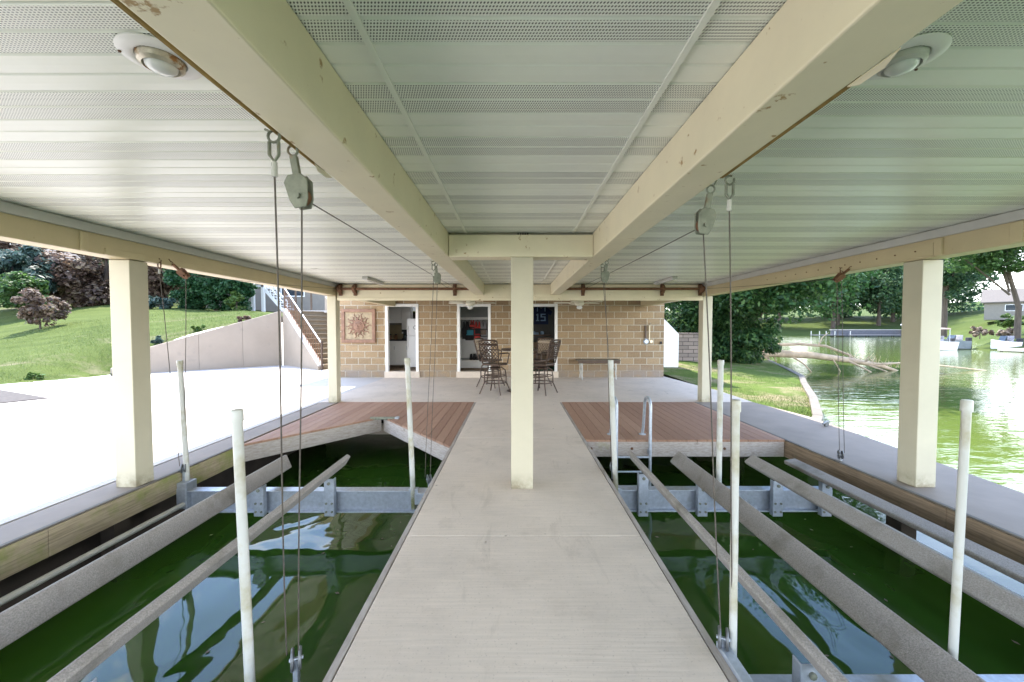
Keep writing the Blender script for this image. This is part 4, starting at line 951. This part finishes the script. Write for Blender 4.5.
# lawn side
g_ = lambda x, y: lawnH(x, y)
def onlawn(x, y): return (x, y, (lawnH(x, y) if y < 40 else 4.5))
tree('purple_leaf_tree', (-36.5, 30, 3.2), 3.0, (5.2, 3.5, 3.6), 60, 16000, .21, lf_purple, 'large purple leaved tree at the far left of the lawn', group='purple leaved trees behind the lawn', trunk_r=.22, hollow=.4)
tree('purple_leaf_tree', (-30.2, 29, 3.1), 2.6, (3.8, 3, 3.2), 50, 13000, .20, lf_purple, 'purple leaved tree seen just left of the left post', group='purple leaved trees behind the lawn', trunk_r=.2, hollow=.4)
tree('purple_leaf_tree', (-26.8, 30, 2.9), 3.2, (2.4, 2.4, 2.6), 36, 8500, .19, lf_purple, 'purple leaved tree seen just right of the left post, behind the ropes', group='purple leaved trees behind the lawn', trunk_r=.16, hollow=.4)
tree('ornamental_tree', onlawn(-23.1, 19.0), 1.1, (1.05, .95, .85), 26, 2400, .11, lf_purple, 'small loose purple shrub standing alone in the open lawn', trunk_r=.035, hollow=.3)
tree('spruce', (-33.3, 26, 3.2), 1.7, (1.9, 1.7, 2.1), 40, 8000, .15, lf_blue, 'blue green spruce shrub at the left edge of the view', 'shrub', trunk_r=.1, aspect=2.4)
tree('round_shrub', (-30.3, 24, 2.8), .9, (1.3, 1.2, 1.1), 30, 5000, .12, lf_mid, 'green shrub at the left edge of the lawn below the spruce', 'shrub', trunk_r=.06)
tree('lime_tree', (-27, 38, 3.2), 5.0, (4.2, 3.5, 3.6), 55, 12000, .22, lf_lime, 'yellow green tree behind the hedge', trunk_r=.25)
tree('green_tree', (-40, 46, 4.2), 7, (7, 5, 5), 60, 12000, .3, lf_dark, 'dark green tree behind the grey roof at the far left', trunk_r=.35)
tree('green_tree', (-33, 44, 4.0), 6, (5, 4, 4.4), 60, 12000, .3, lf_mid, 'mid green tree behind the purple leaved trees', trunk_r=.3)
for x, y, s, lab in ((-21.0, 25.6, 1.0, 'dense green arborvitae, leftmost of the hedge row'), (-19.4, 25.4, 1.05, 'dense green arborvitae in the middle of the hedge row'), (-18.0, 25.2, .95, 'dense green arborvitae at the right end of the hedge row beside the white stairs')):
    tree('arborvitae', (x, y, 2.55), 2.3*s, (1.15*s, 1.1*s, 2.4*s), 110, 17000, .10, lf_arb, lab, 'hedge tree', 'arborvitae hedge at the top of the lawn', trunk_r=.12, hollow=.6, rc=.38)
tree('low_shrub', (-21.8, 24.0, 2.6), .45, (.95, .8, .55), 18, 1500, .15, lf_blue, 'low grey green shrub in front of the hedge', 'shrub', trunk_r=.03)
tree('low_shrub', (-17.2, 24.2, 2.5), .65, (.6, .55, .7), 16, 1300, .13, lf_lime, 'small bright round shrub at the foot of the white stairs', 'shrub', trunk_r=.03)
tree('dark_hedge', (-24.5, 33, 2.9), .9, (3.0, .9, 1.0), 40, 3600, .22, lf_dark, 'dark low hedge under the yellow green tree', 'hedge', trunk_r=.05)
for x, y, lab, mt in ((-11.75, 14.55, 'tiny yellow green plant growing on top of the retaining wall', lf_lime), (-12.6, 13.75, 'tiny grey green plant at the low end of the retaining wall', lf_blue), (-10.75, 15.5, 'small brown rust coloured plant on the retaining wall top near the stairs', lf_purple), (-14.0, 11.35, 'bright green tuft at the lawn corner by the left post', lf_lime)):
    tree('wall_plant', (x, y, lawnH(x, y)), .12, (.22, .2, .14), 8, 260, .09, mt, lab, 'plant', trunk_r=0)
# right bank
tree('overhanging_tree', (9.6, 17.4, -.05), 5.5, (4.6, 3.8, 3.5), 150, 62000, .115, lf_dark, 'dense dark green tree overhanging the lake on the right bank', trunk_r=.26, hollow=.35, limbs=9, rc=.36, lean=(1.2, 0))
tree('bank_shrub', (9.8, 17.0, -.15), 1.15, (1.5, 1.3, 1.4), 60, 20000, .09, lf_dark, 'dark green shrub at the water edge beside the fallen tree', 'shrub', trunk_r=.06, hollow=.35, limbs=3)
tree('bank_shrub', (8.4, 18.2, .1), 1.7, (1.7, 1.4, 1.9), 56, 18000, .095, lf_dark, 'dark green shrub behind the far right post', 'shrub', trunk_r=.06, hollow=.35, limbs=3)
tree('bank_tree', (6.9, 20.5, .6), 3.2, (2.3, 1.8, 3.0), 70, 16000, .115, lf_mid, 'leafy green tree behind the block retaining wall', trunk_r=.2, limbs=4)
tree('bank_tree', (14.5, 24, -.2), 6.5, (3.6, 3.4, 3.4), 80, 16000, .16, lf_far, 'blue green tree behind the overhanging tree', trunk_r=.25, limbs=5, lean=(1.5, 0))
# woods that close the view behind the far shore
def woods(label, pts, h, n, mat, d_=8):
    cs, sp = [], []
    for k in range(70):
        f = rng.random()*(len(pts)-1); i = int(f); f -= i
        x = pts[i][0]+(pts[i+1][0]-pts[i][0])*f; y = pts[i][1]+(pts[i+1][1]-pts[i][1])*f
        cs.append((x+rng.normal()*d_*.5, y+rng.normal()*d_*.5, 3+h*(.15+.75*rng.random()**.8))); sp.append(h*.22*(.6+.8*rng.random()))
    return tag(quads('far_woods', leaves(np.array(cs), np.array(sp), n, .75), mat), label, 'woods', kind='stuff')
woods('continuous far off green woods closing the view across the lake', [(20, 175), (60, 160), (100, 152), (135, 140), (160, 125)], 24, 26000, lf_far)
woods('lower far off green woods behind the lake house', [(150, 120), (175, 105), (190, 80), (200, 60)], 11, 14000, lf_mid)
# fallen tree
t_ = thing('fallen_tree', (13, 20, -.5), 'bare bleached fallen tree lying from the bank out into the lake', 'fallen tree')
MB().tube([(11.6, 19.8, .25), (13.2, 19.8, .24), (15.2, 19.9, .13), (17.3, 20.0, -.14), (18.9, 20.1, -.42), (20.2, 20.3, -.80)], [.20, .185, .17, .14, .11, .06], 10).build('trunk', deadwood, t_, smooth=True)
for pts, r0, nm in (([(11.8, 20.2, .45), (13.2, 20.4, .62), (15.0, 20.5, .68), (16.3, 20.4, .58), (17.3, 20.2, .15), (17.9, 20.1, -.3)], .10, 0), ([(18.3, 20.0, -.33), (19.3, 20.0, -.30), (20.4, 20.0, -.25), (22.3, 20.1, -.45), (24.4, 20.3, -.68), (26, 20.4, -.85)], .06, 0), ([(14.0, 19.8, .15), (14.6, 19.6, -.3), (15.0, 19.5, -.8)], .055, 0), ([(16.9, 20, -.05), (17.6, 19.6, -.5), (18.0, 19.4, -.8)], .06, 0), ([(15.9, 20.4, .6), (16.2, 20.5, 1.05), (16.6, 20.6, 1.3)], .035, 0), ([(16.2, 19.9, .02), (16.35, 19.7, -.4), (16.5, 19.6, -.8)], .04, 0), ([(18.0, 20.1, -.3), (18.7, 19.8, -.6), (19.2, 19.7, -.8)], .05, 0)):
    MB().tube(pts, [r0*(1-.55*i/(len(pts)-1)) for i in range(len(pts))], 7).build('branch', deadwood, t_, smooth=True)
m = MB()
for k in range(60):
    x = 16.6+rng.random()*3.6; z = .0-(x-16.6)*.16; p = Vector((x, 20.1+rng.normal()*.3, z)); q = p+Vector((rng.normal()*.25, rng.normal()*.2, .1+.35*rng.random())); m.tube([p, p.lerp(q, .5)+Vector((.04, 0, .03)), q], [.012, .009, .004], 4)
for k in range(14):
    x = 11.8+rng.random()*1.4; p = Vector((x, 19.8, .25)); q = p+Vector((rng.normal()*.15, -.2, -.3-.4*rng.random())); m.tube([p, q], [.02, .008], 4)
o = m.build('twigs', deadwood, t_, smooth=True); o['kind'] = 'stuff'

# far shore
def far_tree(x, y, h, s, mat, lab, proto=[]):
    z = .8
    return tree('shore_tree', (x, y, z), h*.62, (s, s, h*.40), 60, 9000, s*.06, mat, lab, group='tall trees on the far shore', trunk_r=.45, limbs=4, hollow=.45, rc=.42)
adj = ['first', 'second', 'third', 'fourth', 'fifth', 'sixth', 'seventh', 'eighth', 'ninth', 'tenth', 'eleventh', 'twelfth']
for i, (x, y, h, s) in enumerate([(52, 128, 24, 9), (66, 122, 27, 9), (80, 118, 26, 9), (93, 114, 22, 7.5), (101, 122, 27, 9), (110, 118, 25, 8.5), (122, 126, 28, 10), (70, 150, 30, 11), (95, 148, 30, 11), (120, 146, 30, 11), (140, 128, 28, 10)]):
    far_tree(x, y, h, s, lf_far if i % 3 else lf_dark, f'tall tree on the far shore, {adj[i]} of its front row from the left' if i < 7 else f'tall tree in the back row on the far shore, {adj[i-7]} from the left')
tree('shore_tree', (55.5, 50.5, .6), 9.5, (3.6, 3.2, 5.0), 70, 14000, .20, lf_far, 'dark narrow tree on the lake shore just right of the right post', trunk_r=.28, hollow=.3, limbs=8)
tree('shore_tree', (53.6, 41.6, .6), 10.2, (6.4, 5, 3.4), 80, 16000, .20, lf_mid, 'leaning broad tree at the right edge of the view, in front of the house', trunk_r=.22, hollow=.3, limbs=5, lean=(-2.2, 0))
tree('shore_shrub', (66, 52, 1.6), .9, (1.3, 1.2, 1.0), 16, 1200, .22, lf_lime, 'round bright shrub in front of the lake house', 'shrub', trunk_r=.05)
for i, (x, y, s) in enumerate(((52.5, 44, 1.0), (55.0, 43.4, 1.0), (57.6, 42.8, 1.1), (60.3, 42.4, 1.1))):
    tree('brown_shrub', (x, y, .55), .5, (1.15*s, .8, .6), 14, 900, .2, lf_brown, f'brown clipped shrub above the lake dock, {adj[i]} from the left', 'shrub', 'row of brown shrubs above the lake dock', trunk_r=.04)
def house(name, loc, w_, d_, h, rh, mat, rmat, label, rz=0, wins=(), door=None):
    t_ = thing(name, loc, label, 'house', rz=R(rz))
    ORIG[t_.name] = Vector((0, 0, 0))
    MB().box((-w_/2, -d_/2, -1), (w_/2, d_/2, h)).add([(-w_/2, -d_/2, h), (-w_/2, d_/2, h), (-w_/2, 0, h+rh-.1)], [(0, 1, 2)]).add([(w_/2, -d_/2, h), (w_/2, d_/2, h), (w_/2, 0, h+rh-.1)], [(0, 1, 2)]).build('walls', mat, t_, local=True)
    e = .5
    MB().ext([(-w_/2-e, -d_/2-e, h-.1), (-w_/2-e, 0, h+rh), (-w_/2-e, d_/2+e, h-.1), (-w_/2-e, d_/2+e, h+.1), (-w_/2-e, 0, h+rh+.22), (-w_/2-e, -d_/2-e, h+.1)], (w_+2*e, 0, 0)).build('roof', rmat, t_, local=True)
    for x, z, ww, wh in wins:
        f = MB(); fy = -d_/2
        f.box((x-ww/2-.08, fy-.05, z-.08), (x+ww/2+.08, fy-.003, z)); f.box((x-ww/2-.08, fy-.05, z+wh), (x+ww/2+.08, fy-.003, z+wh+.08)); f.box((x-ww/2-.08, fy-.05, z+.0005), (x-ww/2, fy-.003, z+wh-.0005)); f.box((x+ww/2, fy-.05, z+.0005), (x+ww/2+.08, fy-.003, z+wh-.0005))
        o = f.build('window', gatew, t_, local=True); MB().box((x-ww/2, fy-.03, z), (x+ww/2, fy-.004, z+wh)).build('pane', glass_d, o, local=True)
    return t_
hh = house('lake_house', (112, 80, 4.2), 20, 10, 2.7, 2.9, siding, roofm, 'low tan lake house with a brown roof across the water', -52, [(-6, .9, 2.2, 1.2), (-1, .7, 1.5, 1.5), (5, .9, 2.4, 1.2)])
hh = house('upper_house', (-19.0, 34, 3.0), 9.5, 8, 4.6, 2.6, greysid, roofm, 'grey sided house above the stairs at the top of the lawn', 6, [(-2.2, 1.0, 1.4, 1.5), (1.5, 1.0, 1.6, 1.5)])
hh = house('neighbour_house', (-8.5, 42, 2.6), 12, 8, 2.6, 2.2, greysid, roofm, 'low grey house with dark windows seen over the top of the stairs', 4, [(-4.2, .8, 1.2, 1.4), (-2.4, .8, 1.2, 1.4), (-.6, .8, 1.2, 1.4), (2.4, .8, 1.2, 1.4)])
hh = house('hill_house', (-58, 42, 6.0), 20, 9, 2.2, 2.2, siding, roofm, 'house with a grey roof at the far left above the trees', 20)
# white deck stairs at the upper house
t_ = thing('white_deck_stairs', (-17.5, 27, 2.5), 'white painted deck with stair rails beside the hedge at the top of the lawn', 'stairs')
for x in (-18.9, -18.1, -17.4): MB().box((x-.09, 27.0, 2.3), (x+.09, 27.18, 5.2)).build('deck_post', gatew, t_)
MB().box((-19.1, 27.0, 4.35), (-17.3, 28.6, 4.5)).build('platform', gatew, t_)
m = MB()
for i in range(9): m.box((-17.25+i*.17, 27.1, 4.25-i*.2), (-17.25+i*.17+.2, 28.1, 4.29-i*.2))
m.build('treads', gatew, t_)
m = MB(); m.ext([(-17.3, 27.05, 4.35), (-15.75, 27.05, 2.5), (-15.75, 27.05, 2.25), (-17.3, 27.05, 4.05)], (0, .06, 0)); m.build('stringer', gatew, t_)
m = MB(); m.tube([(-17.35, 27.08, 5.15), (-15.75, 27.08, 3.35)], .05, 6); m.tube([(-17.35, 27.08, 4.8), (-15.75, 27.08, 3.0)], .03, 6); m.tube([(-19.0, 27.08, 5.15), (-17.35, 27.08, 5.15)], .05, 6)
for i in range(8): f = i/7; m.box((-17.35+1.6*f-.02, 27.06, 4.3-1.8*f), (-17.35+1.6*f+.02, 27.1, 5.15-1.8*f))
m.build('railing', gatew, t_)

# docks and boats on the far shore
def pier(loc, w_, d_, lab, post=True, rz=0, mt=steelblue):
    t_ = thing('lake_pier', loc, lab, 'dock', 'piers on the opposite shores', R(rz)); ORIG[t_.name] = Vector((0, 0, 0))
    MB().box((-w_/2, -d_/2, .0), (w_/2, d_/2, .22)).build('planking', mt, t_, local=True)
    m = MB()
    for i in range(max(2, int(w_/3))+1):
        for y in (-d_/2+.15, d_/2-.15): m.tube([(-w_/2+.2+i*(w_-.4)/max(2, int(w_/3)), y, -1.2), (-w_/2+.2+i*(w_-.4)/max(2, int(w_/3)), y, 1.1 if post else .1)], .1, 6)
    m.build('pilings', moss if not post else trim_g, t_, local=True)
pier((79, 97.5, -.45), 8, 3, 'grey pier with pale posts on the far shore, leftmost')
pier((90, 96, -.45), 16, 3, 'long grey stone dock on the far shore beside the white boat shelter', False)
pier((53, 35.8, -.62), 15, 1.8, 'white topped dock along the near right shore', False, 0, slabc)
t_ = thing('seawall', (92, 99, -.5), 'low grey stone sea wall behind the far docks', 'wall')
MB().box((80, 98.2, -1), (103, 98.8, .9)).build('wall_face', steelblue, t_); MB().box((79.8, 98.1, .902), (103.2, 98.9, 1.05)).build('coping', pathm, t_)
t_ = thing('boat_shelter', (99, 95.5, -.5), 'small white gabled boat shelter on the far shore', 'shelter')
for x in (97.2, 100.8):
    for y in (94.2, 97.4): MB().box((x-.12, y-.12, -1), (x+.12, y+.12, 2.2)).build('post', gatew, t_)
MB().ext([(96.7, 93.8, 2.1), (99, 93.8, 3.6), (101.3, 93.8, 2.1), (101.3, 93.8, 2.3), (99, 93.8, 3.85), (96.7, 93.8, 2.3)], (0, 4, 0)).build('roof', hull, t_); MB().ext([(97, 94.0, 2.2), (101, 94.0, 2.2), (99, 94.0, 3.5)], (0, .1, 0)).build('gable', hull, t_)
def boat(loc, L_, lab, mat, canopy=None, rz=0, name='motor_boat'):
    t_ = thing(name, loc, lab, 'boat', rz=R(rz)); ORIG[t_.name] = Vector((0, 0, 0)); w_ = L_*.17
    vs = []; st_ = 9
    for i in range(st_+1):
        f = i/st_; wd = w_*(1-max(0, (f-.45)/.55)**2.2)+.01; x = -L_/2+L_*f; sh_ = .75+.25*f*f
        vs += [(x, 0, -.25+.35*max(0, (f-.6)/.4)**2), (x, -wd*.8, -.05+.2*f*f), (x, -wd, sh_), (x, wd, sh_), (x, wd*.8, -.05+.2*f*f)]
    fs = [(i*5+k, i*5+(k+1) % 5, (i+1)*5+(k+1) % 5, (i+1)*5+k) for i in range(st_) for k in range(5)] + [(0, 1, 2, 3, 4), tuple(st_*5+k for k in (4, 3, 2, 1, 0))]
    MB().add(vs, fs).build('hull', mat, t_, local=True, bevel=.02)
    MB().ext([(L_*.02, -w_*.75, .85), (L_*.14, -w_*.55, .85), (L_*.05, -w_*.55, 1.35), (L_*-.01, -w_*.75, 1.3)], (0, w_*1.4, 0)).build('windscreen', glass_d, t_, local=True)
    for y in (-w_*.4, w_*.4): MB().box((-L_*.2, y-.22, .8), (-L_*.1, y+.22, 1.0)).box((-L_*.21, y-.22, 1.0), (-L_*.185, y+.22, 1.35)).build('seat', greyf, t_, local=True, bevel=.03)
    MB().box((-L_/2-.35, -.18, -.2), (-L_/2-.02, .18, 1.1)).build('outboard_motor', black, t_, local=True, bevel=.05)
    if canopy:
        o = MB().ext([(-L_*.32, -w_*.9, 2.0), (L_*.18, -w_*.9, 2.0), (L_*.16, -w_*.9, 2.10), (-L_*.05, -w_*.9, 2.2), (-L_*.30, -w_*.9, 2.10)], (0, w_*1.8, 0)).build('canopy', canopy, t_, local=True)
        m = MB()
        for x in (-L_*.3, L_*.16):
            for y in (-w_*.85, w_*.85): m.tube([(x, y, .8), (x, y, 2.02)], .03, 6)
        m.build('canopy_frame', galv, t_, local=True)
boat((97.5, 91.5, WZ+.1), 6, 'white motor boat moored below the white boat shelter', hull, None, 170)
boat((41.5, 39.0, WZ+.05), 4.6, 'white pontoon style boat with a faded pink canopy by the near right dock', hull, canvas, 185)
boat((45.2, 40.2, WZ+.1), 2.8, 'grey hulled small boat beside the pink canopied boat', bluehull, None, 178)
boat((48.5, 38.6, WZ+.05), 2.4, 'small pale watercraft at the right end of the boats', hull, None, 175, 'watercraft')

# grass blades: near right bank and along the lawn edge
def blades(name, n, fx, h, mat):
    P = []
    while len(P) < n:
        x, y, z = fx()
        if x is None: continue
        a = random.random()*6.283; hh_ = h*(.5+random.random()); wd = h*.10; dx, dy = math.cos(a)*wd, math.sin(a)*wd; lx, ly = random.gauss(0, .35)*hh_, random.gauss(0, .35)*hh_
        P.append(((x-dx, y-dy, z-.01), (x+dx, y+dy, z-.01), (x+lx+dx*.3, y+ly+dy*.3, z+hh_), (x+lx-dx*.3, y+ly-dy*.3, z+hh_)))
    o = quads(name, np.array(P), mat); return tag(o, kind='stuff')
bladem = leafmat('grass_blades', (.06, .10, .018), (.12, .175, .04), (.20, .20, .085), .3)
def fr_bank():
    i = random.randrange(0, 6); f = random.random(); k = random.random()
    ex, ey = [edge[i][q]+(edge[i+1][q]-edge[i][q])*f for q in (0, 1)]; ix, iy = [inner[i][q]+(inner[i+1][q]-inner[i][q])*f for q in (0, 1)]
    x = ix+(ex-ix)*k; y = iy+(ey-iy)*k
    h = -.10 + .07*(1-k) + max(0, y-10.5)*.05*(1-k*.85) + .02*math.sin(x*2+y)
    if y > 19: return None, 0, 0
    if 6.0 < x < 8 and y > 16: return None, 0, 0
    return x, y, h
tag(blades('grass_tufts', 16000, fr_bank, .028, bladem), 'short grass blades on the right bank', 'grass')
def fr_lawn():
    i = random.randrange(2, 6); f = random.random(); b = B0[i].lerp(B0[i+1], f); d_ = dirs[i].lerp(dirs[i+1], f); q = .25+12*random.random()**1.4; p = b+d_*q
    return p.x, p.y, max(lawnH(p.x, p.y), .10*q if p.y < 12 else 0)+.01+.05*math.sin(p.x*1.3+p.y*.7)*min(1, q/3)
tag(blades('lawn_grass', 22000, fr_lawn, .045, bladem), 'short mown grass blades on the sloping lawn', 'grass')
t_ = thing('dock_cleat', (4.90, 6.08, 0), 'small dark metal cleat on the wide right dock near the grass bank', 'cleat')
MB().tube([(4.78, 6.0, .055), (4.84, 6.04, .07), (4.96, 6.12, .07), (5.02, 6.16, .055)], [.010, .016, .016, .010], 8).build('horns', sheavem, t_, smooth=True)
for x, y in ((4.87, 6.06), (4.93, 6.10)): MB().box((x-.018, y-.018, .002), (x+.018, y+.018, .062)).build('foot', sheavem, t_, bevel=.006)
P = []
while len(P) < 90:
    x, y = random.choice(((random.uniform(-3.5, -1.0), random.uniform(.6, 6)), (random.uniform(1.1, 3.6), random.uniform(.6, 5.2)), (random.uniform(5.5, 11), random.uniform(4, 14))))
    if x > 5.5 and y > (x-5.1)*1.45+6.4: continue
    a = random.random()*6.28; l_ = random.uniform(.008, .026); c_, s_ = math.cos(a)*l_, math.sin(a)*l_; z = WZ+.006
    P.append(((x-c_, y-s_, z), (x+s_*.5, y-c_*.5, z), (x+c_, y+s_, z), (x-s_*.5, y+c_*.5, z)))
tag(quads('floating_leaf_litter', np.array(P), lf_brown), 'tiny brown leaf bits floating on the green water', 'leaf litter', kind='stuff')
m = MB()
for (a, b) in zip(edge[:6], edge[1:7]):
    A, B = Vector((*a, 0)), Vector((*b, 0)); g = (B-A).normalized()*.006; n = Vector((B.y-A.y, -(B.x-A.x), 0)).normalized()
    m.ext([A+g+Vector((0, 0, -.9)), B-g+Vector((0, 0, -.9)), B-g+Vector((0, 0, -.05)), A+g+Vector((0, 0, -.05))], n*.16)
t_ = thing('bank_edging', (7, 9, -.1), 'grey timber edging along the curved grass bank at the waterline', 'edging'); m.build('timber_board', timber, t_, bevel=.015)
